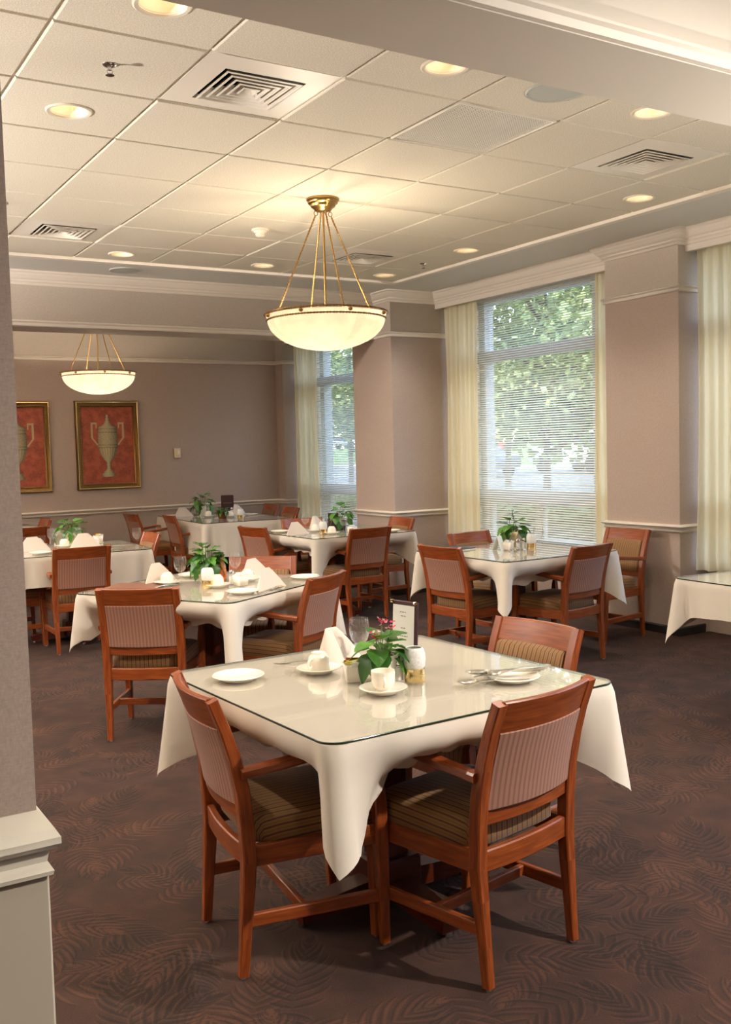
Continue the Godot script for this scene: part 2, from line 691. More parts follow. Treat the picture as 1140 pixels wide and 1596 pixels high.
func room() -> void:
	# floor
	var g := G.new()
	g.box(Vector3(1.2, -0.1, -4.3), Vector3(10.9, 0.2, 16.1))
	for i in g.p.size():
		g.uv[i] = Vector2(g.p[i].x + g.p[i].y, g.p[i].z)
	struct("floor", g, M.carpet)
	# walls: each has a papered field, a frieze above the picture trim, and its trim
	var top := H + 0.5
	var back := setting("wall_back")
	part("papered_field", span(-4.0, 6.5, 0, 2.64, -12.25, -12.0), M.wallpaper, back)
	part("frieze", span(-4.0, 6.5, 2.64, top, -12.25, -12.0), M.frieze_paper, back)
	part("pilaster", span(5.98, 6.5, 0, 2.64, -12.0, -11.79), M.wallpaper, back)
	part("pilaster_frieze", span(5.98, 6.5, 2.64, top, -12.0, -11.79), M.frieze_paper, back)
	var left := setting("wall_left")
	part("papered_field", span(-4.2, -4.0, 0, 2.62, -12.25, 3.75), M.wallpaper, left)
	part("frieze", span(-4.2, -4.0, 2.62, top, -12.25, 3.75), M.frieze_paper, left)
	var near := setting("wall_near")
	part("papered_field", span(-4.0, 6.6, 0, 2.62, 3.55, 3.75), M.wallpaper, near)
	part("frieze", span(-4.0, 6.6, 2.62, top, 3.55, 3.75), M.frieze_paper, near)
	var right := setting("wall_right")
	var piers := [[5.47, -9.12, -8.37], [5.945, -5.90, -5.15], [5.945, -2.68, -1.93], [5.945, 0.54, 3.55]]
	for q in piers:
		part("pier", span(q[0], 6.50, 0, 2.63, q[1], q[2]), M.wallpaper, right)
		part("pier_frieze", span(q[0], 6.50, 2.63, top, q[1], q[2]), M.frieze_paper, right)
	for q in ALCOVES:
		part("sill_wall", span(6.27, 6.50, 0, 0.5, q[0], q[1]), M.wallpaper, right)
		part("header", span(6.20, 6.50, 2.95, top, q[0], q[1]), M.frieze_paper, right)
	# the outer brick piers, brick by brick where the side lights show them
	var outer := setting("wall_outer")
	for q in [[-12.6, -11.79], [-9.12, -8.37], [-5.90, -5.15], [-2.68, -1.93], [0.54, 4.0]]:
		part("pier_core", span(6.50, 6.60, -0.5, top, q[0], q[1]), M.mortar, outer)
	for q in [[-11.79, -11.62], [-8.37, -8.20]]:
		part("reveal_core", span(6.39, 6.50, 0.45, 2.96, q[0], q[1]), M.mortar, outer)
	var bm := [boxm(Vector3.ZERO, Vector3(0.106, 0.058, 0.02), 0.003).mesh(M.brick_buff), boxm(Vector3.ZERO, Vector3(0.106, 0.058, 0.02), 0.003).mesh(M.brick_tan)]
	for zf in [-11.62, -8.20]:
		for k in 39:
			var b := part("brick", bm[rng.randi() % 2], null, outer)
			b.position = Vector3(6.446 + (0.004 if k % 2 else 0.0), 0.47 + k * 0.063, zf + 0.006 + rng.randf() * 0.003)
	for q in [[-13.0, -12.25]]:
		part("pier_core", span(6.50, 6.60, -0.5, top, q[0], q[1]), M.mortar, outer)
	# roof
	struct("roof", span(-4.4, 6.75, top, top + 0.2, -12.6, 4.0), M.plenum)
	# chair rail, picture trim, crown, baseboard
	var runs := [[Vector2(-4, -12), Vector2(5.98, -12), Vector2(5.98, -11.79), Vector2(6.22, -11.79)],
		[Vector2(6.2, -9.12), Vector2(5.47, -9.12), Vector2(5.47, -8.37), Vector2(6.22, -8.37)],
		[Vector2(6.2, -5.90), Vector2(5.945, -5.90), Vector2(5.945, -5.15), Vector2(6.22, -5.15)],
		[Vector2(6.2, -2.68), Vector2(5.945, -2.68), Vector2(5.945, -1.93), Vector2(6.22, -1.93)]]
	for k in runs.size():
		var path: Array = runs[k].duplicate()
		path.reverse()
		var holder := back if k == 0 else right
		g = G.new(); g.molding(path, RAIL, false, Vector3(0, 0.855, 0)); part("chair_rail", g, M.white_trim, holder)
		g = G.new(); g.molding(path, PICTURE_TRIM, false, Vector3(0, 2.692 if k == 0 else 2.660, 0)); part("picture_trim", g, M.white_trim, holder)
		g = G.new(); g.molding(path, BASEBOARD); part("baseboard", g, M.dark_base, holder)
		if k != 0:
			g = G.new(); g.molding(path, CROWN, false, Vector3(0, H, 0)); part("crown_moulding", g, M.white_trim, right)
	# valances over the window alcoves
	for k in ALCOVES.size():
		var q: Array = ALCOVES[k]
		part("valance_board", span(6.02, 6.06, 2.905, H, q[0], q[1]), M.white_trim, right)
		g = G.new(); g.molding([Vector2(6.02, q[1]), Vector2(6.02, q[0])], CROWN, false, Vector3(0, H, 0)); part("valance_crown", g, M.white_trim, right)
	# far beam and near beam
	var fb := setting("trim_far_beam")
	part("beam_face", span(-4, 5.6, BEAM, H + 0.1, -9.03, -8.68), M.frieze_paper, fb)
	for q in [[[Vector2(5.47, -8.68), Vector2(-4, -8.68)]], [[Vector2(-4, -9.03), Vector2(5.47, -9.03)]]]:
		g = G.new(); g.molding(q[0], CROWN, false, Vector3(0, H, 0)); part("crown_moulding", g, M.white_trim, fb)
		g = G.new(); g.molding(q[0], PICTURE_TRIM, false, Vector3(0, BEAM + 0.055, 0)); part("picture_trim", g, M.white_trim, fb)
	var nb := setting("trim_near_beam")
	part("beam_face", span(-4, 6.2, BEAM, HN + 0.1, -2.37, -2.04), M.soffit_paint, nb)
	for q in [[[Vector2(6.2, -2.04), Vector2(-4, -2.04)]], [[Vector2(-4, -2.37), Vector2(5.945, -2.37)]]]:
		g = G.new(); g.molding(q[0], PICTURE_TRIM, false, Vector3(0, BEAM + 0.055, 0)); part("picture_trim", g, M.white_trim, nb)
	# the pilaster that stands close to the camera on the left
	var pl := setting("trim_pilaster")
	part("papered_shaft", span(-0.5, 0.398, 0.84, BEAM, -2.2, -1.83), M.wallpaper, pl)
	part("panelled_base", boxm(Vector3(-0.040, 0.37, -2.015), Vector3(0.906, 0.74, 0.39), 0.004), M.shaded_trim, pl)
	g = G.new()
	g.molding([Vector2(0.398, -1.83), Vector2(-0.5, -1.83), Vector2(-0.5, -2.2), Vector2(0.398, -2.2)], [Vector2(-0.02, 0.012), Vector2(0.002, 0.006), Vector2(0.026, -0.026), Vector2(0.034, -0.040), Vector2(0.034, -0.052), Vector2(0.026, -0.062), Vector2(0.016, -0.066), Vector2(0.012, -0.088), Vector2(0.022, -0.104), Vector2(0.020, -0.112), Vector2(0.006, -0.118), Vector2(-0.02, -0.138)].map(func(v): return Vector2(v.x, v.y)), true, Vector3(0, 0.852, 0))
	part("chair_rail", g, M.shaded_trim, pl)
	ceiling()


const ALCOVES := [[-11.79, -9.12], [-8.37, -5.90], [-5.15, -2.68], [-1.93, 0.54]]
const GX := 0.991
const GZ := -3.690
const P := 0.61


func cell(i: int, j: int) -> Vector3:       # centre of a ceiling bay
	return Vector3(GX + P * (i + 0.5), H, GZ - P * (j + 0.5))


const LAMPS := [[0, 1], [0, -1], [2, -1], [4, -1], [6, 1], [2, 6], [4, 6], [6, 4], [6, 6], [-2, 1], [-2, -1], [0, 4], [-2, 4]]  # the last four are out of view, added for brightness
const VENTS := [[1, 0], [5, 0], [1, 5], [5, 5]]


func ceiling() -> void:
	var c := setting("ceiling")
	part("plaster_band", span(5.261, 6.3, H, H + 0.1, -8.7, -2.3), M.plaster_band, c)
	part("plaster_band", span(-4, 5.261, H, H + 0.1, -8.7, -7.96), M.plaster_band, c)
	part("plaster_band", span(-4, -0.839, H, H + 0.1, -7.96, -2.3), M.plaster_band, c)
	part("plaster_near_bay", span(-4, 6.3, HN, HN + 0.1, -2.1, 3.6), M.plaster_ceiling, c)
	part("plaster_far_bay", span(-4, 6.3, H, H + 0.1, -12.1, -9.0), M.plaster_ceiling, c)
	var g := G.new()
	g.molding([Vector2(5.215, -2.37), Vector2(5.215, -7.914), Vector2(-0.80, -7.914), Vector2(-0.80, -2.37)], [Vector2(0, 0.02), Vector2(0, -0.022), Vector2(0.008, -0.026), Vector2(-0.046, -0.026), Vector2(-0.05, -0.020), Vector2(-0.05, 0.02)], false, Vector3(0, H, 0))
	part("edge_trim", g, M.white_trim, c)
	# grid tees
	var tee := G.new()
	for i in range(-3, 8):
		tee.box(Vector3(GX + P * i, H + 0.014, -5.16), Vector3(0.030, 0.008, 5.6))
	for j in range(-2, 8):
		tee.box(Vector3(2.21, H + 0.0145, GZ - P * j), Vector3(6.1, 0.008, 0.030))
	part("grid_tee", tee, M.tee_white, c)
	var plain := G.new()
	plain.loft([sq(0.293, 0.0), sq(0.299, 0.005), sq(0.299, 0.010)], true)
	var tile := plain.mesh(M.ceiling_tile)
	var hole := G.new()
	holed(hole, 0.299, 0.088)
	var tile_hole := hole.mesh(M.ceiling_tile)
	for i in range(-3, 7):
		for j in range(-3, 7):
			if [i, j] in VENTS or (i == 3 and (j == 0 or j == 5)):
				continue
			var o := part("ceiling_tile", tile_hole if [i, j] in LAMPS else tile, null, c)
			o.position = cell(i, j)


func sq(h: float, y: float) -> PackedVector3Array:
	return PackedVector3Array([Vector3(-h, y, -h), Vector3(h, y, -h), Vector3(h, y, h), Vector3(-h, y, h)])


func holed(g: G, h: float, r: float) -> void:
	var s := 32
	var ring := func(y: float, square: bool, hh: float) -> PackedVector3Array:
		var o := PackedVector3Array()
		for k in s:
			var d := Vector2.from_angle(TAU * k / s)
			if square:
				d *= hh / maxf(absf(d.x), absf(d.y))
			else:
				d *= r
			o.append(Vector3(d.x, y, d.y))
		return o
	g.loft([ring.call(0.0, false, h), ring.call(0.0, true, h - 0.006), ring.call(0.005, true, h), ring.call(0.010, true, h), ring.call(0.010, false, h)], true, false, true)
	g.gr.fill(-1)


func ceiling_fittings() -> void:
	# recessed downlights
	var where := ["at upper left by the sprinkler", "cut by the top edge, left of the square vents", "cut off by the beam, left of the perforated panel", "cut off by the pale beam at far right", "near the right plaster band below the right vent",
		"above the left picture, near the far trim", "between far-left downlight and the hanging bowl lamp", "right of the hanging lamp, nearest the window valance", "in the far tile corner behind the hanging lamp", "added out of view left of the tiles", "added out of view left by the beam", "added out of view left of the far vent", "added out of view at the far left tiles"]
	for k in LAMPS.size():
		var c := cell(LAMPS[k][0], LAMPS[k][1])
		downlight("round recessed downlight glowing warm white, " + where[k], c, DOWN_E)
	for q in [[0.4, 0.7, "beside the added bowl lamp"], [0.4, -1.1, "just before the near beam, left"], [5.0, 0.7, "by the window behind the camera"], [5.0, -1.1, "just before the near beam, right"], [-2.2, -0.2, "at the left of the near ceiling"]]:  # unseen downlights added to brighten the near bay
		downlight("added unseen downlight in plain ceiling, " + q[2], Vector3(q[0], HN, q[1]), DOWN_E)
	for q in [[0.9, -10.4, "left of the far hanging lamp"], [-2.0, -10.4, "at the far left end"]]:  # extra lamps out of view, added to light the back bay
		downlight("added unseen downlight in the bay along the back wall, " + q[2], Vector3(q[0], H, q[1]), DOWN_E)
	added_spot("added unseen spotlight aimed at the nearest table", Vector3(3.35, HN, 0.25), Vector3(1.85, 0.1, -2.5), SPOT_E, 40.0)  # added key light, out of view behind the camera
	added_spot("added unseen spotlight at the left aimed across the room at the window wall", Vector3(-1.47, H, -8.27), Vector3(5.9, 1.3, -6.4), 13.0, 40.0)  # added out of view to brighten the pier faces from the left
	added_torchiere("added unseen floor lamp with an upturned bowl by the right-hand window", Vector3(4.0, 0, -1.55), 3.2)  # unseen lamp added to light the beam underside and near ceiling
	# square diffusers
	var vn := ["large square air diffuser at top left with dark stepped louvres", "square air diffuser at the right end of the tiles", "square air diffuser at far left above the back beam", "square air diffuser behind the hanging lamp ropes"]
	for k in VENTS.size():
		put("vent", make_vent, vn[k], cell(VENTS[k][0], VENTS[k][1]))
	# perforated return panel and its pale twin
	var t := thing("return_grille", "perforated square return air panel in the ceiling grid", "vent", cell(3, 0))
	perforated(t)
	t = thing("ceiling_panel", "flat pale translucent panel between tiles beyond the smoke detector", "panel", cell(3, 5))
	var g := G.new(); g.loft([sq(0.286, 0.004), sq(0.290, 0.016)], true); part("lens", g, M.detector_white, t)
	# smoke detector
	t = thing("smoke_detector", "small round white smoke detector left of the hanging lamp", "detector", cell(3, 4))
	g = G.new(); g.lathe([Vector2(0, 0.01), Vector2(0.062, 0.01), Vector2(0.062, -0.010), Vector2(0.055, -0.014), Vector2(0, -0.014)]); part("mounting_base", g, M.detector_white, t)
	g = G.new(); g.lathe([Vector2(0, -0.01), Vector2(0.046, -0.012), Vector2(0.044, -0.024), Vector2(0.034, -0.030), Vector2(0.036, -0.044), Vector2(0.028, -0.052), Vector2(0, -0.053)]); part("sensor_head", g, M.detector_white, t)
	# sprinklers
	put("sprinkler", make_sprinkler, "chrome ceiling sprinkler near the downlight at upper left", cell(0, 0)).scale = Vector3.ONE * 0.75
	put("sprinkler", make_sprinkler, "chrome ceiling sprinkler at far right between two downlights", cell(6, 5)).scale = Vector3.ONE * 0.75
	# speakers
	put("speaker", make_speaker, "round grey ceiling speaker partly hidden by the pale beam", cell(3, -1))
	put("speaker", make_speaker, "round grey ceiling speaker in the plaster band over the back beam", Vector3(2.758, H, -8.303))


func downlight(label: String, c: Vector3, e: float) -> void:
	var t := put("downlight", make_downlight, label, c)
	var l := SpotLight3D.new()
	l.name = "lamp_light"
	l.spot_angle = 62
	l.spot_angle_attenuation = 0.6
	l.light_energy = e
	l.light_color = WARM
	l.light_size = 0.045
	l.spot_range = 30
	l.spot_attenuation = 2
	l.shadow_enabled = true
	l.rotation_degrees.x = -90
	l.position.y = 0.0
	if not t.has_node("lamp_light"):
		t.add_child(l, true)


func added_torchiere(label: String, at: Vector3, e: float) -> void:
	var t := thing("added_floor_lamp", label, "floor lamp", at)
	var g := G.new()
	g.lathe([Vector2(0, 0), Vector2(0.14, 0), Vector2(0.14, 0.012), Vector2(0.05, 0.03), Vector2(0, 0.034)], 32)
	part("base", g, M.old_brass, t)
	g = G.new()
	g.lathe([Vector2(0, 0.02), Vector2(0.012, 0.02), Vector2(0.012, 1.62), Vector2(0, 1.62)], 14)
	part("pole", g, M.old_brass, t)
	g = G.new()
	g.lathe([Vector2(0, 1.60), Vector2(0.03, 1.61), Vector2(0.12, 1.66), Vector2(0.17, 1.74), Vector2(0.165, 1.742), Vector2(0.115, 1.668), Vector2(0, 1.63)], 36)
	part("bowl", g, M.old_brass, t)
	g = G.new()
	g.lathe([Vector2(0, 1.635), Vector2(0.018, 1.64), Vector2(0.028, 1.68), Vector2(0.024, 1.71), Vector2(0, 1.725)], 18)
	part("bulb", g, M.bulb_glow, t)
	var l := OmniLight3D.new()
	l.name = "bulb_light"
	l.light_energy = e
	l.light_color = Color(1.0, 0.96, 0.91)
	l.light_size = 0.025
	l.omni_range = 30
	l.omni_attenuation = 2
	l.shadow_enabled = true
	l.position = Vector3(0, 1.69, 0)
	t.add_child(l, true)


func added_spot(label: String, at: Vector3, aim: Vector3, e: float, angle: float) -> void:
	var t := thing("added_spotlight", label, "spotlight", at)
	var d := (aim - at - Vector3(0, -0.16, 0)).normalized()
	var b := Basis(Quaternion(Vector3.DOWN, d))
	var o := Vector3(0, -0.16, 0)
	var g := G.new()
	g.lathe([Vector2(0, 0), Vector2(0.06, 0), Vector2(0.06, -0.02), Vector2(0.012, -0.03), Vector2(0.010, -0.14), Vector2(0, -0.14)], 24)
	part("mount", g, M.detector_white, t)
	g = G.new()
	g.lathe([Vector2(0, 0.09), Vector2(0.03, 0.085), Vector2(0.065, 0.04), Vector2(0.075, -0.06), Vector2(0.070, -0.06), Vector2(0.060, 0.03), Vector2(0, 0.04)], 28, o, b)
	part("housing", g, M.detector_white, t)
	g = G.new()
	g.lathe([Vector2(0, 0.0), Vector2(0.062, 0.0), Vector2(0.066, -0.030), Vector2(0, -0.036)], 28, o, b)
	part("lamp", g, M.lamp_glow, t)
	var l := SpotLight3D.new()
	l.name = "spot_light"
	l.spot_angle = angle
	l.spot_angle_attenuation = 0.8
	l.light_energy = e
	l.light_color = Color(1.0, 0.965, 0.925)
	l.light_size = 0.06
	l.spot_range = 30
	l.spot_attenuation = 2
	l.shadow_enabled = true
	l.position = o + d * 0.11
	t.add_child(l, true)
	l.basis = Basis.looking_at(d)


func make_downlight() -> Node3D:
	var o := thing("downlight", "", "ceiling light", Vector3.ZERO, 0, "recessed downlights")
	var g := G.new()
	g.lathe([Vector2(0.084, 0.002), Vector2(0.104, 0.002), Vector2(0.104, -0.003), Vector2(0.098, -0.007), Vector2(0.086, -0.005), Vector2(0.080, 0.006)], 36)
	part("trim_ring", g, M.detector_white, o)
	g = G.new()
	g.lathe([Vector2(0.082, 0.0), Vector2(0.086, 0.0), Vector2(0.056, 0.125), Vector2(0.0, 0.130), Vector2(0.0, 0.126), Vector2(0.053, 0.120)], 36)
	part("reflector", g, M.reflector, o)
	g = G.new()
	g.lathe([Vector2(0, 0.116), Vector2(0.046, 0.116), Vector2(0.040, 0.098), Vector2(0.02, 0.090), Vector2(0, 0.088)], 20)
	part("lamp", g, M.lamp_glow, o)
	return o


func make_vent() -> Node3D:
	var o := thing("air_diffuser", "", "vent", Vector3.ZERO, 0, "square air diffusers")
	var path := func(h: float) -> Array: return [Vector2(-h, -h), Vector2(h, -h), Vector2(h, h), Vector2(-h, h)]
	var g := G.new()
	g.molding(path.call(0.186), [Vector2(0.0, -0.004), Vector2(0.108, 0.006), Vector2(0.108, 0.016), Vector2(0.0, 0.016)], true)
	part("face_panel", g, M.vent_white, o)
	g = G.new()
	g.box(Vector3(0, 0.17, 0), Vector3(0.42, 0.02, 0.42))
	for s in [-1, 1]:
		g.box(Vector3(0.20 * s, 0.09, 0), Vector3(0.02, 0.16, 0.42))
		g.box(Vector3(0, 0.09, 0.20 * s), Vector3(0.42, 0.16, 0.02))
	part("duct_box", g, M.plenum, o)
	for k in 5:
		var h := 0.176 - 0.034 * k
		g = G.new()
		g.molding(path.call(h), [Vector2(0, -0.010), Vector2(-0.010, -0.012), Vector2(-0.046, 0.034), Vector2(-0.042, 0.036)] if k < 4 else [Vector2(0, -0.010), Vector2(-0.008, -0.012), Vector2(-0.036, 0.020), Vector2(-0.033, 0.022)], true)
		part("louvre", g, M.vent_white, o)
	return o


func perforated(t: Node3D) -> void:
	var g := G.new()
	var path := [Vector2(-0.285, -0.285), Vector2(0.285, -0.285), Vector2(0.285, 0.285), Vector2(-0.285, 0.285)]
	g.molding(path, [Vector2(0, -0.004), Vector2(0.008, -0.004), Vector2(0.008, 0.014), Vector2(0, 0.014)], true)
	part("frame", g, M.vent_white, t)
	g = G.new()          # a mesh of crossing bars with square holes
	var n := 38
	for k in n + 1:
		var u := -0.283 + 0.566 * k / n
		g.box(Vector3(u, 0.002, 0), Vector3(0.0058, 0.002, 0.566))
		g.box(Vector3(0, 0.0022, u), Vector3(0.566, 0.002, 0.0058))
	var o := part("perforated_sheet", g, M.vent_white, t)
	o.set_meta("kind", "stuff")
	g = G.new()
	g.box(Vector3(0, 0.10, 0), Vector3(0.58, 0.02, 0.58))
	part("duct_box", g, M.plenum, t)


func make_sprinkler() -> Node3D:
	var o := thing("sprinkler", "", "sprinkler", Vector3.ZERO, 0, "ceiling sprinklers")
	var g := G.new()
	g.lathe([Vector2(0, 0.004), Vector2(0.040, 0.002), Vector2(0.036, -0.006), Vector2(0.020, -0.014), Vector2(0, -0.016)], 24)
	part("escutcheon", g, M.chrome, o)
	g = G.new()
	g.lathe([Vector2(0, -0.01), Vector2(0.010, -0.012), Vector2(0.010, -0.030), Vector2(0, -0.030)], 12)
	for s in [-1, 1]:
		g.tube([Vector3(0.009 * s, -0.026, 0), Vector3(0.015 * s, -0.036, 0), Vector3(0.012 * s, -0.046, 0), Vector3(0, -0.054, 0)], 0.003, 6, Vector3.BACK)
	part("frame_arms", g, M.chrome, o)
	g = G.new()
	g.lathe([Vector2(0, -0.052), Vector2(0.022, -0.054), Vector2(0.024, -0.057), Vector2(0, -0.058)], 20)
	part("deflector", g, M.chrome, o)
	return o


func make_speaker() -> Node3D:
	var o := thing("ceiling_speaker", "", "speaker", Vector3.ZERO, 0, "round ceiling speakers")
	var g := G.new()
	g.lathe([Vector2(0.122, 0.004), Vector2(0.138, 0.004), Vector2(0.138, -0.002), Vector2(0.132, -0.008), Vector2(0.120, -0.006)], 40)
	part("rim", g, M.speaker_grey, o)
	g = G.new()
	g.lathe([Vector2(0, 0.0), Vector2(0.124, 0.002), Vector2(0.122, -0.005), Vector2(0.06, -0.009), Vector2(0, -0.010)], 40)
	part("grille", g, M.speaker_grey, o)
	for k in 3:
		g = G.new()
		g.lathe([Vector2(0, -0.004), Vector2(0.004, -0.005), Vector2(0.003, -0.008), Vector2(0, -0.009)], 8, Vector3(0.13, 0, 0).rotated(Vector3.UP, TAU * k / 3 + 0.4))
		part("screw", g, M.chrome, o)
	return o


# ---------------------------------------------------------------- windows
func windows() -> void:
	var slat := G.new()
	slat.loft(slat_rings(1.0), true)
	var cat := ["narrow far window beside the back wall", "wide window behind the corner table", "window at the right edge", "window behind the camera"]
	for k in 4:
		var z0: float = ALCOVES[k][0]
		var z1: float = ALCOVES[k][1]
		var zc := (z0 + z1) / 2
		var w := setting("window_%d" % (k + 1))
		wbar(w, "head", z0, z1, 2.90, 2.96)
		wbar(w, "sill", z0, z1, 0.50, 0.56, 6.20, 6.40)
		wbar(w, "jamb", z0, z0 + 0.05, 0.5, 2.95)
		wbar(w, "jamb", z1 - 0.05, z1, 0.5, 2.95)
		for s in [-1, 1]:
			wbar(w, "mullion", zc + 0.795 * s - 0.048, zc + 0.795 * s + 0.048, 0.55, 2.91, 6.27, 6.39)
		wbar(w, "transom", z0, z1, 2.325, 2.425, 6.268, 6.388)
		wbar(w, "transom", z0, z1, 0.955, 1.06, 6.268, 6.388)
		# two low casements with a frame of their own
		for s in [-1, 1]:
			var za: float = zc + (-0.747 if s < 0 else 0.02)
			var zb: float = zc + (-0.02 if s < 0 else 0.747)
			var g := G.new()
			g.molding([Vector2(za, 0.56), Vector2(za, 0.955), Vector2(zb, 0.955), Vector2(zb, 0.56)], [Vector2(0, 0), Vector2(0.035, 0), Vector2(0.04, 0.01), Vector2(0.04, 0.05), Vector2(0, 0.05)], true, Vector3(6.295, 0, 0), Vector3.BACK, Vector3.UP, Vector3.RIGHT)
			part("casement", g, M.window_frame, w)
		wbar(w, "mullion", zc - 0.022, zc + 0.022, 0.56, 0.955)
		for yy in [[0.56, 0.955], [1.06, 2.325], [2.425, 2.90]]:
			for zz in [[z0 + 0.05, zc - 0.843], [zc - 0.747, zc + 0.747], [zc + 0.843, z1 - 0.05]]:
				part("pane", span(6.325, 6.331, yy[0], yy[1], zz[0], zz[1]), M.window_glass, w)
		if k > 2:
			continue
		# blind
		var b := thing("window_blind", "white horizontal slat blind lowered over the " + cat[k], "blind", Vector3(6.19, 0, zc), 0, "slat blinds in the windows")
		var half := (z1 - z0) / 2 - 0.06
		part("headrail", boxm(Vector3(0, 2.925, 0), Vector3(0.034, 0.036, half * 2), 0.003), M.blind_slat, b)
		var g2 := G.new()
		g2.loft(slat_rings(half), true)
		var sm := g2.mesh(M.blind_slat)
		var n := 106
		for i in n:
			var s := part("slat", sm, null, b)
			s.position.y = 2.895 - 0.0218 * i
		part("bottom_rail", boxm(Vector3(0, 2.895 - 0.0218 * n - 0.005, 0), Vector3(0.024, 0.012, half * 2), 0.003), M.blind_slat, b)
		for zz in [-half * 0.8, -half * 0.27, half * 0.27, half * 0.8]:
			g2 = G.new()
			for s in [-0.0125, 0.0125]:
				g2.tube([Vector3(s, 2.91, zz), Vector3(s, 0.58, zz)], 0.0009, 4, Vector3.BACK)
			part("ladder_cord", g2, M.blind_slat, b)
	curtain("sheer cream curtain gathered at the left side of the wide window", -8.35, -7.80, 0.50, 7, 0.0)
	curtain("sheer cream curtain gathered at the right side of the wide window", -6.21, -5.93, 0.50, 4, 1.0)
	curtain("sheer cream curtain hanging left of the narrow far window", -11.71, -11.09, 0.42, 7, 2.0)
	curtain("sheer cream curtain hanging right of the narrow far window", -9.42, -9.16, 0.42, 4, 3.0)
	curtain("sheer cream curtain hanging behind the right pier", -5.12, -4.55, 0.50, 6, 4.0)


func wbar(w: Node3D, called: String, za: float, zb: float, y0: float, y1: float, x0 := 6.28, x1 := 6.385) -> void:
	part(called, boxm(Vector3((x0 + x1) / 2, (y0 + y1) / 2, (za + zb) / 2), Vector3(x1 - x0, y1 - y0, absf(zb - za)), 0.006), M.window_frame, w)


func slat_rings(half: float) -> Array:
	var out := []
	for z in [-half, half]:
		var o := PackedVector3Array()
		for q in [[-0.0125, 0.0], [-0.006, 0.0016], [0.0, 0.0021], [0.006, 0.0016], [0.0125, 0.0], [0.006, 0.0010], [0.0, 0.0015], [-0.006, 0.0010]]:
			var v := Vector2(q[0], q[1]).rotated(0.52)
			o.append(Vector3(v.x, v.y, z))
		out.append(o)
	return out


func curtain(label: String, z0: float, z1: float, y0: float, folds: int, ph: float) -> void:
	var t := thing("sheer_curtain", label, "curtain", Vector3(6.115, 0, (z0 + z1) / 2), 0, "sheer cream curtains")
	var w := z1 - z0
	var g := G.new()
	g.grid(folds * 12, 16, func(u: float, v: float) -> Vector3:
		var a := u * folds * TAU + ph
		var k := 1.0 - 0.06 * sin(v * PI)
		return Vector3(0.022 * sin(a) * (0.6 + 0.5 * v) + 0.006 * sin(a * 2.0 + 1.0) + 0.008 * sin(a * 0.43 + 3.0 * v + ph), lerpf(2.93, y0, v), (u - 0.5) * w * k + 0.012 * sin(a * 0.5 + v * 2.0)))
	part("cloth", g, M.sheer_curtain, t)
	g = G.new()
	g.tube([Vector3(0, 2.935, -w / 2), Vector3(0, 2.935, w / 2)], 0.008, 8)
	part("rod", g, M.white_trim, t)


# ---------------------------------------------------------------- hanging lamps
func pendants() -> void:
	pendant("large brass hanging bowl lamp on four twisted ropes, over the centre of the room", Vector3(3.112, H, -5.50), 2.35, 0.166, PEND_E)
	pendant("smaller-looking brass bowl lamp hanging in front of the pictures, beyond the beam", Vector3(3.12, H, -10.42), 2.37, 1.42, PEND_E)
	pendant("added unseen bowl lamp over the near end of the room", Vector3(3.12, HN, 0.35), 1.95, 0.5, NEAR_E)  # added out of view for frontal light
	pendant("added unseen bowl lamp at the left of the tiled ceiling", Vector3(-1.77, H, -5.50), 1.85, 0.7, 7.5)  # unseen, added to light the ceiling and piers from the left
	pendant("added unseen bowl lamp at the left end of the back bay", Vector3(-0.55, H, -10.42), 2.37, 0.9, 4.0)  # unseen, added to brighten the back wall


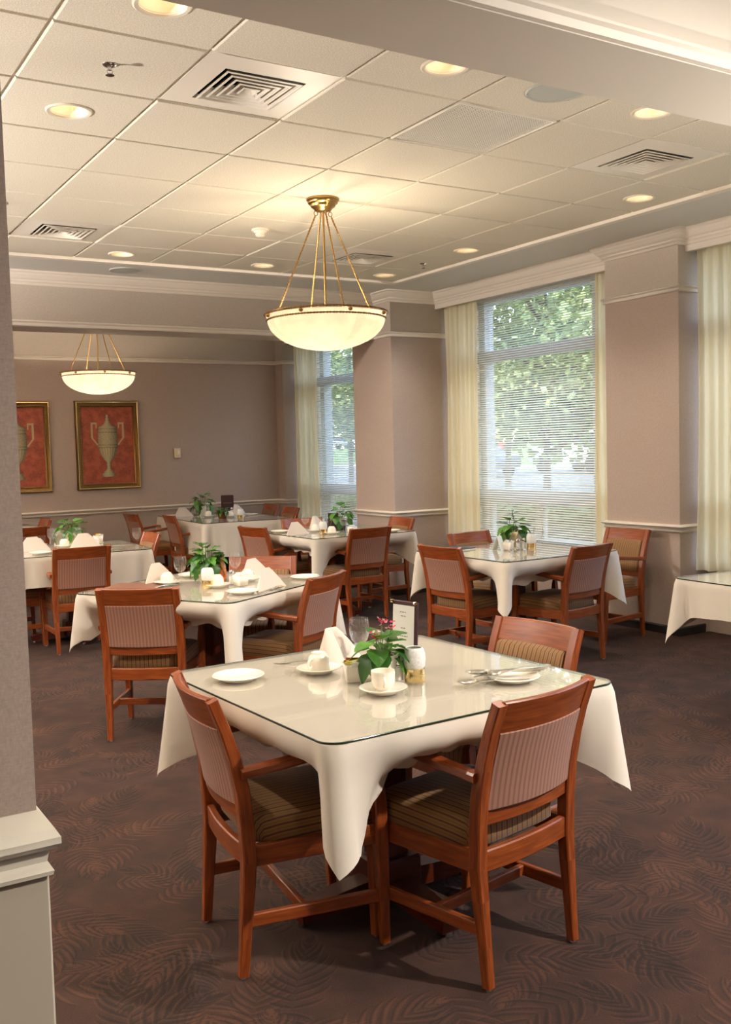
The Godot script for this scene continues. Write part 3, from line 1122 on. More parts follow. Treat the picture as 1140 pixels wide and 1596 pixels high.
func pendant(label: String, at: Vector3, rim: float, turn: float, e: float) -> void:
	var t := thing("pendant_lamp", label, "hanging lamp", at, 0, "brass bowl lamps")
	var y := rim - at.y
	var g := G.new()
	g.lathe([Vector2(0, 0), Vector2(0.102, 0), Vector2(0.104, -0.010), Vector2(0.096, -0.018), Vector2(0.094, -0.028), Vector2(0.080, -0.036), Vector2(0.076, -0.050), Vector2(0.060, -0.058), Vector2(0.052, -0.072), Vector2(0.030, -0.080), Vector2(0, -0.082)], 40)
	part("canopy", g, M.brass, t)
	g = G.new()
	g.lathe([Vector2(0, -0.07), Vector2(0.007, -0.07), Vector2(0.007, y - 0.03), Vector2(0, y - 0.03)], 12)
	part("stem", g, M.brass, t)
	var R := 0.384
	# bowl
	var out_ := []
	var inn := []
	for k in 13:
		var a := PI / 2 * k / 12.0
		out_.append(Vector2((R - 0.012) * sin(a) , y - 0.03 - 0.195 * cos(a)))
		inn.append(Vector2((R - 0.018) * sin(a), y - 0.03 - 0.189 * cos(a)))
	inn.reverse()
	g = G.new()
	g.lathe(out_ + [Vector2(R - 0.004, y - 0.006), Vector2(R - 0.010, y - 0.006)] + inn, 56)
	part("bowl", g, M.alabaster_glass, t)
	# roped rings and studs
	for q in [[R + 0.004, y + 0.002], [R - 0.008, y - 0.036]]:
		g = G.new()
		for s in 2:
			var path := []
			for k in 180:
				var a := TAU * k / 180.0
				var tw := a * 60 + PI * s
				path.append(Vector3(cos(a) * (q[0] + 0.0032 * cos(tw)), q[1] + 0.0032 * sin(tw), sin(a) * (q[0] + 0.0032 * cos(tw))))
			g.tube(path, 0.0042, 5, Vector3.UP, [], true)
		part("rope_ring", g, M.old_brass, t)
	var stud := G.new()
	stud.lathe([Vector2(0, 0.012), Vector2(0.006, 0.011), Vector2(0.012, 0.006), Vector2(0.014, 0), Vector2(0.012, -0.006), Vector2(0.006, -0.011), Vector2(0, -0.012)], 14)
	var sm := stud.mesh(M.brass)
	for k in 8:
		var a := TAU * (k + 0.5) / 8 + 0.52
		var o := part("stud", sm, null, t)
		o.position = Vector3(cos(a) * (R + 0.002), y - 0.017, sin(a) * (R + 0.002))
	# four twisted ropes, each with a hook and a ring at the top
	for k in 4:
		var a := turn + TAU * k / 4
		var d := Vector3(cos(a), 0, sin(a))
		var p0 := Vector3(0, -0.105, 0) + d * 0.052
		var p1 := Vector3(0, y + 0.004, 0) + d * 0.318
		var n := 150
		var side := d.cross(Vector3.UP)
		var fwd := (p1 - p0).normalized().cross(side)
		g = G.new()
		for s in 2:
			var path := []
			for i in n + 1:
				var tw := i * 0.72 + PI * s
				path.append(p0.lerp(p1, i / float(n)) + (side * cos(tw) + fwd * sin(tw)) * 0.0030)
			g.tube(path, 0.0034, 5, side)
		part("rope", g, M.brass, t)
		g = G.new()
		var ring := []
		for i in 14:
			var b := TAU * i / 14
			ring.append(Vector3(0, -0.092, 0) + d * 0.048 + d * cos(b) * 0.012 + Vector3.UP * sin(b) * 0.014)
		g.tube(ring, 0.0028, 6, side, [], true)
		part("hook", g, M.brass, t)
		g = G.new()
		g.lathe([Vector2(0, 0.012), Vector2(0.010, 0.008), Vector2(0.012, 0), Vector2(0.008, -0.010), Vector2(0, -0.012)], 12, p1)
		part("rope_end", g, M.brass, t)
		g = G.new()
		g.tube([p1, Vector3(0, y, 0) + d * (R - 0.004)], 0.005, 6)
		part("bracket", g, M.old_brass, t)
	# three bulbs on a cluster in the bowl
	for k in 3:
		var a := TAU * k / 3 + 0.4
		var c := Vector3(cos(a) * 0.09, y - 0.075, sin(a) * 0.09)
		g = G.new()
		g.lathe([Vector2(0, 0.034), Vector2(0.012, 0.032), Vector2(0.022, 0.018), Vector2(0.024, 0.0), Vector2(0.018, -0.016), Vector2(0.010, -0.026), Vector2(0, -0.028)], 14, c)
		part("bulb", g, M.bulb_glow, t)
		var l := OmniLight3D.new()
		l.name = "bulb_light"
		l.light_energy = e
		l.light_color = Color(1.0, 0.93, 0.83) if e < 0.4 else Color(1.0, 0.965, 0.94)
		l.light_size = 0.024
		l.omni_range = 30
		l.omni_attenuation = 2
		l.shadow_enabled = true
		l.position = c
		t.add_child(l, true)


# ---------------------------------------------------------------- tables
# x, z, turn in degrees, width, depth, hem drop at the middle, at the corners
const TABLES := [
	[1.712, -2.727, 2.2, 1.070, 1.070, 0.225, 0.350],
	[2.168, -5.268, 29.8, 1.067, 1.067, 0.225, 0.345],
	[2.158, -8.180, -3.5, 1.067, 1.067, 0.240, 0.360],
	[4.500, -7.880, 0.5, 1.067, 1.067, 0.225, 0.370],
	[4.587, -10.730, -3.4, 1.040, 1.750, 0.380, 0.460],
	[4.560, -5.437, 0.5, 1.030, 1.030, 0.225, 0.370],
	[4.745, -3.170, -3.0, 1.067, 1.067, 0.190, 0.350],
	[2.040, -11.110, 0.0, 1.067, 1.067, 0.220, 0.350]]
const TNAME := ["the nearest table", "the table left of centre", "the far-left table", "the narrow-window table", "the long back table", "the corner table", "the table cut off at the right edge", "the back-left corner table"]


func tables() -> void:
	for k in TABLES.size():
		var q: Array = TABLES[k]
		var at := Vector3(q[0], 0, q[1])
		var turn := deg_to_rad(q[2])
		var w: float = q[3]
		var d: float = q[4]
		var t := thing("dining_table", "dark wooden pedestal table frame under " + TNAME[k] + " cloth", "table", at, turn, "square pedestal tables")
		t.set_meta("label", "dark wood pedestal base and top of " + TNAME[k])
		var tg := G.new()
		tg.slab(rect(w - 0.02, d - 0.02, 0.05), 0.708, 0.736)
		part("tabletop", tg, M.dark_wood, t)
		part("pedestal", boxm(Vector3(0, 0.39, 0), Vector3(0.11, 0.66, 0.11), 0.006), M.dark_wood, t)
		part("pedestal_block", boxm(Vector3(0, 0.10, 0), Vector3(0.17, 0.12, 0.17), 0.008), M.dark_wood, t)
		for s in 4:
			var g := G.new()
			var r := Basis(Vector3.UP, PI / 2 * s)
			g.sweep([r * Vector3(0.07, 0.062, 0), r * Vector3(0.20, 0.055, 0), r * Vector3(0.345, 0.040, 0)], rect(0.075, 0.07), Vector3.UP, [Vector2(1, 1), Vector2(1, 0.9), Vector2(0.95, 0.55)])
			part("foot", g, M.dark_wood, t)
			g = G.new()
			g.lathe([Vector2(0, 0.024), Vector2(0.013, 0.022), Vector2(0.016, 0.006), Vector2(0.016, 0.0), Vector2(0, 0.0)], 12, r * Vector3(0.325, 0, 0))
			part("glide", g, M.chrome, t)
		var cl := part("tablecloth", cloth(w, d, q[5], q[6], k), M.cream_linen)
		cl.position = at
		cl.rotation.y = turn
		tag(cl, "cream tablecloth with hanging corners on " + TNAME[k], "tablecloth", "cream tablecloths")
		var gl := thing("glass_tabletop", "clear glass sheet lying on the cloth of " + TNAME[k], "glass top", at, turn, "glass table covers")
		var o := rect(w, d, 0.055)
		var g2 := G.new()
		g2.slab(rect(w - 0.002, d - 0.002, 0.054), TT - 0.0055, TT)
		part("pane", g2, M.table_glass, gl)
		g2 = G.new()
		var r0 := []
		for y in [TT - 0.006, TT + 0.0]:
			var ring := PackedVector3Array()
			for v in o:
				ring.append(Vector3(v.x, y, v.y))
			r0.append(ring)
		var inner := rect(w - 0.004, d - 0.004, 0.053)
		for y in [TT + 0.0004, TT - 0.0064]:
			var ring := PackedVector3Array()
			for v in inner:
				ring.append(Vector3(v.x, y, v.y))
			r0.append(ring)
		g2.loft(r0, false, false, true)
		part("polished_edge", g2, M.glass_edge, gl)


func cloth(w: float, d: float, dm: float, dc: float, seed_: int) -> G:
	var tuck: float = 0.165 if seed_ in [0, 1, 3, 5] else 0.0
	var r := RandomNumberGenerator.new()
	r.seed = 100 + seed_
	# the outline of the top, as even steps, each with its way out and its distance along the edge to the nearest corner
	var rad := 0.05
	var pts := []
	var legs := [[Vector2(1, 1), w, d]]
	for c in 4:
		var sg: Vector2 = [Vector2(1, 1), Vector2(-1, 1), Vector2(-1, -1), Vector2(1, -1)][c]
		var cc := Vector2(sg.x * (w / 2 - rad), sg.y * (d / 2 - rad))
		var a0 := PI / 2 * c
		for k in 9:
			var a := a0 + PI / 2 * k / 8.0
			pts.append([cc + Vector2.from_angle(a) * rad, Vector2.from_angle(a), absf(k / 8.0 - 0.5) * PI / 2 * rad, c, c, k > 4])
		var along := (d if c % 2 == 1 else w) - 2 * rad
		var tan_ := Vector2.from_angle(a0 + PI)
		var nn := Vector2.from_angle(a0 + PI / 2)
		var start := cc + nn * rad
		var n := 44
		for k in range(1, n):
			var s := along * k / n
			pts.append([start + tan_ * s, nn, minf(s, along - s) + PI / 4 * rad, c, c if s < along / 2 else (c + 1) % 4, s < along / 2])
	var ph := []
	for i in 4:
		ph.append([r.randf() * TAU, r.randf_range(4.0, 7.0), r.randf_range(0.3, 1.0), r.randf_range(-1.0, 1.0)])
	if seed_ == 0:
		ph[1][3] = 0.9
	var rings := 14
	var at := func(i: int, j: int) -> Vector3:
		var q: Array = pts[posmod(i, pts.size())]
		var v: Vector2 = q[0]
		var n: Vector2 = q[1]
		var s: float = q[2]
		var t := j / float(rings)
		var side: Array = ph[q[3]]
		var steep: bool = (ph[q[4]][3] > 0.0) == q[5]
		s *= 1.5 if steep else 0.72
		var arc := float(i) / pts.size() * TAU
		var L := maxf(dm + 0.018 * sin(arc * 4.0 * side[2] + side[0]), 0.0)
		L += (dc - dm) * exp(-s / 0.060)
		var corner := exp(-pow(s / 0.045, 2.0))
		var hollow := exp(-pow((s - 0.115) / 0.055, 2.0))
		var wave := sin(arc * side[1] * 2.0 + side[0]) * (1.0 - corner) * smoothstep(0.1, 0.3, s)
		var x := L * t
		var h := 0.006 * sin(minf(1.0, x / 0.03) * PI / 2)
		h -= tuck * smoothstep(0.035, 0.23, x) * smoothstep(0.07, 0.22, s)
		h += t * L * (0.15 * corner - 0.20 * hollow + 0.03 * wave)
		h += 0.007 * sin(arc * side[1] * 5.0 + side[0] * 2.0) * t * smoothstep(0.06, 0.2, s)
		var y := sqrt(maxf(x * x - pow(absf(h - 0.006), 2.0), 0.0))
		var pos := v + n * h
		# the hanging corner twists a little to one side
		pos += n.orthogonal() * corner * 0.030 * ph[q[4]][3] * t * t
		return Vector3(pos.x, TT - 0.008 - y - (0.0 if j > 0 else 0.0), pos.y)
	var g := G.new()
	g.g += 1
	var N := pts.size()
	for i in N:
		for j in rings:
			var u0 := float(i) / N * 4.0; var u1 := float(i + 1) / N * 4.0
			var v0 := j / float(rings) * 0.3; var v1 := (j + 1) / float(rings) * 0.3
			g.quad(at.call(i, j), at.call(i, j + 1), at.call(i + 1, j + 1), at.call(i + 1, j), Vector2(u0, v0), Vector2(u0, v1), Vector2(u1, v1), Vector2(u1, v0), 1)
	var mid := Vector3(0, TT - 0.008, 0)
	for i in N:
		var a: Vector3 = at.call(i, 0); var b: Vector3 = at.call(i + 1, 0)
		g.tri(mid, a, b, Vector2.ZERO, Vector2(a.x, a.z), Vector2(b.x, b.z), 2)
	return g


# ---------------------------------------------------------------- chairs
const HC := 0.815

func back_z(y: float) -> float:
	if y < 0.33:
		return lerpf(0.238, 0.212, y / 0.33)
	if y < 0.5:
		return lerpf(0.212, 0.218, (y - 0.33) / 0.17)
	var t := (y - 0.5) / (HC - 0.5)
	return 0.218 + 0.085 * (0.45 * t + 0.55 * t * t)


func make_chair() -> Node3D:
	var o := thing("dining_chair", "", "chair", Vector3.ZERO, 0, "cherry wood armchairs")
	var g: G
	for s in [-1.0, 1.0]:
		# rear leg, running up as the back post
		g = G.new()
		var path := []
		var sc := []
		for y in [0.008, 0.12, 0.25, 0.34, 0.45, 0.55, 0.65, 0.73, HC]:
			path.append(Vector3(s * (0.192 + 0.006 * smoothstep(0.0, 0.4, y)), y, back_z(y)))
			sc.append(Vector2(lerpf(0.66, 1.0, smoothstep(0.0, 0.4, y)), lerpf(0.72, 1.0, smoothstep(0.0, 0.35, y)) * lerpf(1.0, 0.75, smoothstep(0.5, 0.8, y))))
		g.sweep(path, chamfer(0.040, 0.040, 0.004), Vector3.BACK, sc)
		part("rear_leg", g, M.cherry_wood, o)
		# arm, curving down at the front
		g = G.new()
		path = [Vector3(s * 0.214, 0.602, 0.232), Vector3(s * 0.218, 0.612, 0.12), Vector3(s * 0.222, 0.628, -0.02), Vector3(s * 0.222, 0.636, -0.09), Vector3(s * 0.221, 0.634, -0.135), Vector3(s * 0.220, 0.622, -0.165), Vector3(s * 0.219, 0.600, -0.183), Vector3(s * 0.218, 0.565, -0.190), Vector3(s * 0.217, 0.50, -0.190)]
		var prof := chamfer(0.040, 0.028, 0.006)
		var rings := []
		for i in path.size():
			var a: Vector3 = path[maxi(i - 1, 0)]
			var b: Vector3 = path[mini(i + 1, path.size() - 1)]
			var tt := (b - a).normalized()
			var rr := Vector3.RIGHT
			var uu := rr.cross(tt).normalized()
			var ring := PackedVector3Array()
			for v in prof:
				ring.append(path[i] + rr * v.x * (0.85 if i > 5 else 1.0) + uu * v.y)
			rings.append(ring)
		g.loft(rings, true)
		part("armrest", g, M.cherry_wood, o)
		# front leg
		g = G.new()
		path = []
		sc = []
		for q in [[0.008, 0.66], [0.15, 0.8], [0.32, 1.0], [0.45, 1.0], [0.502, 0.86]]:
			path.append(Vector3(s * lerpf(0.206, 0.216, q[0] / 0.5), q[0], lerpf(-0.205, -0.190, q[0] / 0.5)))
			sc.append(Vector2(q[1], q[1] if q[0] < 0.5 else 0.72))
		g.sweep(path, chamfer(0.040, 0.040, 0.004), Vector3.BACK, sc)
		part("front_leg", g, M.cherry_wood, o)
		# side stretcher and seat rail
		g = G.new(); g.sweep([Vector3(s * 0.196, 0.168, 0.226), Vector3(s * 0.208, 0.160, -0.198)], chamfer(0.020, 0.038, 0.003)); part("side_stretcher", g, M.cherry_wood, o)
		g = G.new(); g.sweep([Vector3(s * 0.190, 0.352, 0.205), Vector3(s * 0.204, 0.352, -0.185)], chamfer(0.024, 0.062, 0.003)); part("side_rail", g, M.cherry_wood, o)
	g = G.new(); g.sweep([Vector3(-0.198, 0.164, 0.045), Vector3(0.198, 0.164, 0.045)], chamfer(0.020, 0.034, 0.003)); part("cross_stretcher", g, M.cherry_wood, o)
	g = G.new(); g.sweep([Vector3(-0.20, 0.352, -0.195), Vector3(0.20, 0.352, -0.195)], chamfer(0.024, 0.062, 0.003)); part("front_rail", g, M.cherry_wood, o)
	part("rear_rail", bowed(0.322, 0.386, 0.178, 0.024, 0.012, 0.004), M.cherry_wood, o)
	part("lower_back_rail", bowed(0.456, 0.502, 0.180, 0.022, 0.020, 0.004), M.cherry_wood, o)
	part("top_rail", bowed(0.722, HC + 0.002, 0.186, 0.024, 0.030, 0.004), M.cherry_wood, o)
	# upholstery
	part("back_panel", bowed(0.500, 0.726, 0.178, 0.016, 0.027, 0.003, 0.010, 0.0), M.rose_striped_fabric, o)
	part("back_cushion", bowed(0.494, 0.736, 0.172, 0.030, 0.027, 0.012, -0.016, 0.008), M.gold_striped_fabric, o)
	g = G.new()
	seat(g)
	part("seat_cushion", g, M.gold_striped_fabric, o)
	for q in [[-0.192, 0.238], [0.192, 0.238], [-0.206, -0.205], [0.206, -0.205]]:
		g = G.new()
		g.lathe([Vector2(0, 0.012), Vector2(0.010, 0.012), Vector2(0.013, 0.004), Vector2(0.013, 0), Vector2(0, 0)], 10, Vector3(q[0], 0, q[1]))
		part("glide", g, M.chrome, o)
	return o


func chamfer(w: float, h: float, b: float) -> PackedVector2Array:
	var x := w / 2; var y := h / 2
	return PackedVector2Array([Vector2(-x + b, -y), Vector2(x - b, -y), Vector2(x, -y + b), Vector2(x, y - b), Vector2(x - b, y), Vector2(-x + b, y), Vector2(-x, y - b), Vector2(-x, -y + b)])


func bowed(y0: float, y1: float, half: float, thick: float, bow: float, bev: float, off := 0.0, puff := 0.0) -> G:
	var rings := []
	var n := 14
	for i in n + 1:
		var x := lerpf(-half, half, i / float(n))
		var u := x / half
		var end := 1.0
		if puff > 0.0:
			end = sqrt(maxf(0.0, 1.0 - pow(absf(u), 10.0))) * 0.85 + 0.15
		var z := bow * (1.0 - u * u)
		var ring := PackedVector3Array()
		var ys := [y0, y0 + bev, lerpf(y0, y1, 0.25), lerpf(y0, y1, 0.5), lerpf(y0, y1, 0.75), y1 - bev, y1]
		for k in ys.size():           # the rear side upward
			var e := bev if k == 0 or k == 6 else 0.0
			ring.append(Vector3(x, ys[k], back_z(ys[k]) + z + off + thick / 2 - e))
		for k in range(ys.size() - 1, -1, -1):   # the front side downward
			var e := bev if k == 0 or k == 6 else 0.0
			var p2: float = puff * sin(PI * (ys[k] - y0) / (y1 - y0))
			ring.append(Vector3(x, ys[k], back_z(ys[k]) + z + off - (thick / 2 + p2) * end + e))
		rings.append(ring)
	var g := G.new()
	g.loft(rings, puff <= 0.0)
	for i in g.p.size():
		if puff > 0.0 or absf(off) > 0.0:
			g.uv[i] = Vector2(g.p[i].x + 0.5, g.p[i].y)
	return g


func seat(g: G) -> void:
	var n := 16
	var rings := []
	var prof := []
	for k in 8:           # from the underside out over the rim to the top
		prof.append([[0.0, 0.0], [0.92, 0.0], [1.0, 0.012], [1.0, 0.055], [0.985, 0.072], [0.94, 0.084], [0.7, 0.094], [0.0, 0.100]][k])
	for q in prof:
		var ring := PackedVector3Array()
		for k in 40:
			var a := TAU * (k + 0.5) / 40
			var d := Vector2.from_angle(a)
			var m := pow(pow(absf(d.x), 7.0) + pow(absf(d.y), 7.0), 1.0 / 7.0)
			d /= m
			var zz := d.y * 0.205
			var half := lerpf(0.214, 0.192, (d.y + 1) / 2)
			ring.append(Vector3(d.x * half * maxf(q[0], 0.001), 0.372 + q[1], -0.008 + zz * maxf(q[0], 0.001)))
		rings.append(ring)
	g.loft(rings, false, false)
	for i in g.p.size():
		var v := g.p[i]
		g.uv[i] = Vector2(v.x + signf(v.x) * (maxf(0.0, 0.45 - v.y) if absf(v.x) > 0.17 and absf(v.z) < 0.185 else 0.0) + 0.5, v.z)


func chairs() -> void:
	var list := [
		[1.782, -2.362, 10.4, "armchair nearest the camera, back turned, at the right front of the nearest table"],
		[1.358, -2.697, -96.8, "armchair seen edge-on at the left side of the nearest table"],
		[2.215, -2.840, 95.5, "armchair facing left with gold striped back, behind the plate of spoons"],
		[1.792, -5.170, -34.0, "armchair with whole back in view, front left of the table left of centre"],
		[2.458, -4.965, 33.7, "armchair with a curved arm showing, at the right of the table left of centre"],
		[2.600, -5.560, 147.0, "armchair behind the two tent napkins, far side of the table left of centre"],
		[2.072, -7.775, -3.6, "armchair seen from behind at the front of the far-left table"],
		[2.590, -8.310, 88.4, "armchair facing left at the right side of the far-left table"],
		[1.680, -8.250, -92.0, "armchair at the left side of the far-left table"],
		[4.468, -7.555, 3.5, "armchair seen from behind at the front of the narrow-window table"],
		[4.090, -8.240, -80.0, "armchair facing right at the left side of the narrow-window table"],
		[5.055, -8.080, 86.8, "armchair facing left against the middle pier"],
		[4.584, -8.500, 172.0, "armchair behind the tent napkin at the far side of the narrow-window table"],
		[4.255, -5.545, -84.0, "armchair facing right at the left side of the corner table"],
		[4.678, -5.130, 9.5, "armchair seen from behind at the front of the corner table"],
		[4.790, -5.935, 185.5, "armchair in front of the left curtain, far side of the corner table"],
		[5.495, -5.520, 92.5, "armchair facing left against the right pier under the chair rail"],
		[3.964, -11.240, -88.1, "armchair facing right at the far left of the long back table"],
		[4.190, -10.560, -94.0, "armchair facing right at the near left of the long back table"],
		[5.365, -11.580, 88.1, "farthest armchair at the right side of the long back table"],
		[5.185, -10.700, 86.8, "nearer armchair at the right side of the long back table"],
		[2.383, -11.170, 89.3, "armchair facing left at the back-left corner table"],
		[2.220, -10.300, 0.0, "armchair seen from behind at the back-left corner table"]]
	for q in list:
		put("chair", make_chair, "wooden " + q[3], Vector3(q[0], 0, q[1]), deg_to_rad(q[2]))


# ---------------------------------------------------------------- things on the tables
func make_plate() -> Node3D:
	var o := thing("plate", "", "plate", Vector3.ZERO, 0, "cream side plates")
	var g := G.new()
	g.lathe([Vector2(0, 0.003), Vector2(0.045, 0.003), Vector2(0.052, 0.0), Vector2(0.056, 0.0), Vector2(0.062, 0.006), Vector2(0.084, 0.013), Vector2(0.087, 0.016), Vector2(0.084, 0.018), Vector2(0.062, 0.0115), Vector2(0.054, 0.0075), Vector2(0, 0.0065)], 48)
	part("dish", g, M.china, o)
	return o


func make_saucer() -> Node3D:
	var o := thing("saucer", "", "saucer", Vector3.ZERO, 0, "cream saucers")
	var g := G.new()
	g.lathe([Vector2(0, 0.004), Vector2(0.036, 0.004), Vector2(0.040, 0.0), Vector2(0.044, 0.0), Vector2(0.050, 0.006), Vector2(0.072, 0.016), Vector2(0.075, 0.019), Vector2(0.072, 0.020), Vector2(0.050, 0.012), Vector2(0.036, 0.009), Vector2(0, 0.008)], 44)
	part("dish", g, M.china, o)
	return o


func cup_body(flip: bool) -> Node3D:
	var o := thing("cup", "", "cup", Vector3.ZERO, 0, "cream cups turned upside down" if flip else "cream cups")
	var pr := [Vector2(0, 0.003), Vector2(0.018, 0.003), Vector2(0.020, 0.0), Vector2(0.024, 0.0), Vector2(0.025, 0.005), Vector2(0.030, 0.009), Vector2(0.0335, 0.014), Vector2(0.0352, 0.020)]
	for k in 4:             # faint throwing ridges
		pr.append(Vector2(0.0358 + 0.0004 * k, 0.023 + 0.007 * k))
		pr.append(Vector2(0.0366 + 0.0004 * k, 0.0265 + 0.007 * k))
	pr += [Vector2(0.0378, 0.053), Vector2(0.0374, 0.0555), Vector2(0.0356, 0.055), Vector2(0.0345, 0.045), Vector2(0.0325, 0.018), Vector2(0.027, 0.010), Vector2(0, 0.008)]
	var b := Basis.IDENTITY
	var lift := 0.0
	if flip:
		b = Basis(Vector3.RIGHT, PI)
		lift = 0.0555
	var g := G.new()
	for i in pr.size():
		pr[i].y *= 1.1
	lift *= 1.1
	g.lathe(pr, 36, Vector3(0, lift, 0), b)
	part("body", g, M.china, o)
	g = G.new()
	var path := []
	for q in [[0.035, 0.044], [0.044, 0.046], [0.052, 0.042], [0.054, 0.033], [0.050, 0.024], [0.042, 0.019], [0.033, 0.019]]:
		path.append(Vector3(q[0], lift - q[1] if flip else q[1], 0))
	g.tube(path, 0.0042, 8, Vector3.BACK)
	part("handle", g, M.china, o)
	return o


func make_cup() -> Node3D:
	return cup_body(false)


func make_upturned_cup() -> Node3D:
	return cup_body(true)


func make_goblet() -> Node3D:
	var o := thing("water_goblet", "", "glass", Vector3.ZERO, 0, "stemmed water glasses")
	var g := G.new()
	g.lathe([Vector2(0, 0.062), Vector2(0.014, 0.066), Vector2(0.028, 0.080), Vector2(0.035, 0.102), Vector2(0.0365, 0.122), Vector2(0.034, 0.146), Vector2(0.0322, 0.157), Vector2(0.0308, 0.157), Vector2(0.0325, 0.146), Vector2(0.035, 0.122), Vector2(0.0335, 0.102), Vector2(0.0265, 0.081), Vector2(0.013, 0.069), Vector2(0, 0.066)], 36)
	part("bowl", g, M.clear_glass, o)
	g = G.new()
	g.lathe([Vector2(0, 0.062), Vector2(0.008, 0.062), Vector2(0.006, 0.050), Vector2(0.0055, 0.020), Vector2(0.009, 0.010), Vector2(0.030, 0.003), Vector2(0.033, 0.001), Vector2(0.032, 0.0), Vector2(0, 0.0)], 30)
	part("stem", g, M.clear_glass, o)
	return o


func make_votive() -> Node3D:
	var o := thing("candle_lamp", "", "candle holder", Vector3.ZERO, 0, "brass candle lamps with frosted shades")
	var g := G.new()
	g.lathe([Vector2(0, 0), Vector2(0.033, 0), Vector2(0.034, 0.002), Vector2(0.0335, 0.020), Vector2(0.0345, 0.021), Vector2(0.0345, 0.024), Vector2(0.0335, 0.025), Vector2(0.0335, 0.042), Vector2(0.031, 0.044), Vector2(0, 0.044)], 36)
	part("brass_base", g, M.polished_brass, o)
	g = G.new()
	g.lathe([Vector2(0.030, 0.043), Vector2(0.034, 0.050), Vector2(0.036, 0.070), Vector2(0.035, 0.090), Vector2(0.031, 0.104), Vector2(0.026, 0.110), Vector2(0.024, 0.108), Vector2(0.029, 0.102), Vector2(0.033, 0.089), Vector2(0.034, 0.070), Vector2(0.032, 0.051), Vector2(0.028, 0.045)], 36)
	part("frosted_shade", g, M.frosted_glass, o)
	return o


func tent_points(kind: int) -> Array:
	if kind == 0:
		return [[-0.075, 0.030, 1.0], [-0.070, 0.052, 1.0], [-0.050, 0.066, 0.9], [-0.022, 0.072, 0.8], [-0.002, 0.066, 0.7], [0.004, 0.040, 0.4], [0.030, 0.046, 0.5], [0.062, 0.052, 0.8], [0.098, 0.046, 1.0], [0.104, 0.036, 1.0], [0.062, -0.010, 0.7], [0.020, -0.046, 0.6], [-0.020, -0.050, 0.6], [-0.055, -0.012, 0.8]]
	return [[-0.115, 0.020, 1.0], [-0.108, 0.032, 1.0], [-0.06, 0.046, 0.6], [0.0, 0.054, 0.4], [0.05, 0.058, 0.5], [0.082, 0.056, 0.8], [0.088, 0.044, 0.8], [0.070, 0.020, 0.1], [0.094, 0.020, 0.8], [0.100, 0.006, 1.0], [0.080, -0.030, 0.8], [0.02, -0.050, 0.5], [-0.05, -0.034, 0.6]]


# a napkin folded into a tent: one sheet led over a ridge, its foot curved
func tent(kind: int) -> Node3D:
	var o := thing("napkin", "", "napkin", Vector3.ZERO, 0, "folded tent napkins")
	var base := tent_points(kind)
	var n := base.size()
	var hgt := 0.122 if kind == 0 else 0.112
	var wide := 1.08 if kind == 0 else 1.32
	var ring := func(t: float, inset: float) -> PackedVector3Array:
		var r := PackedVector3Array()
		for k in n * 3:
			var i := k / 3
			var f := (k % 3) / 3.0
			var p0: Array = base[(i - 1 + n) % n]; var p1: Array = base[i]; var p2: Array = base[(i + 1) % n]; var p3: Array = base[(i + 2) % n]
			var x := cubic_interpolate(p1[0], p2[0], p0[0], p3[0], f)
			var z := cubic_interpolate(p1[1], p2[1], p0[1], p3[1], f)
			var s := 1.0 - t
			var apex := Vector2(-0.012 + 0.03 * (x / 0.1), 0.004 * z / 0.05)
			var w := Vector2(x, z) * (1.0 - inset)
			var b := s + (0.07 if kind == 0 else 0.03) * sin(PI * t) * (0.5 + lerpf(p1[2], p2[2], f) * 0.5)
			var v := apex.lerp(w, b)
			r.append(Vector3(v.x * wide, hgt * (1.0 - pow(1.0 - t, 1.05)) - inset * 0.02, v.y))
		return r
	var rings := []
	for j in 11:
		rings.append(ring.call(j / 10.0, 0.0))
	var g := G.new()
	g.loft(rings, false, true)
	part("folded_cloth", g, M.napkin_cloth, o)
	# the turned edge that runs up the open fold
	g = G.new()
	var path := []
	for j in 10:
		var r: PackedVector3Array = ring.call(j / 10.0, 0.0)
		path.append(r[5 * 3 if kind == 0 else 7 * 3] + Vector3(-0.002, 0.001, 0.003))
	g.sweep(path, rect(0.010, 0.004), Vector3.BACK)
	part("fold_edge", g, M.napkin_cloth, o)
	return o


func make_tent_a() -> Node3D:
	return tent(0)


func make_tent_b() -> Node3D:
	return tent(1)


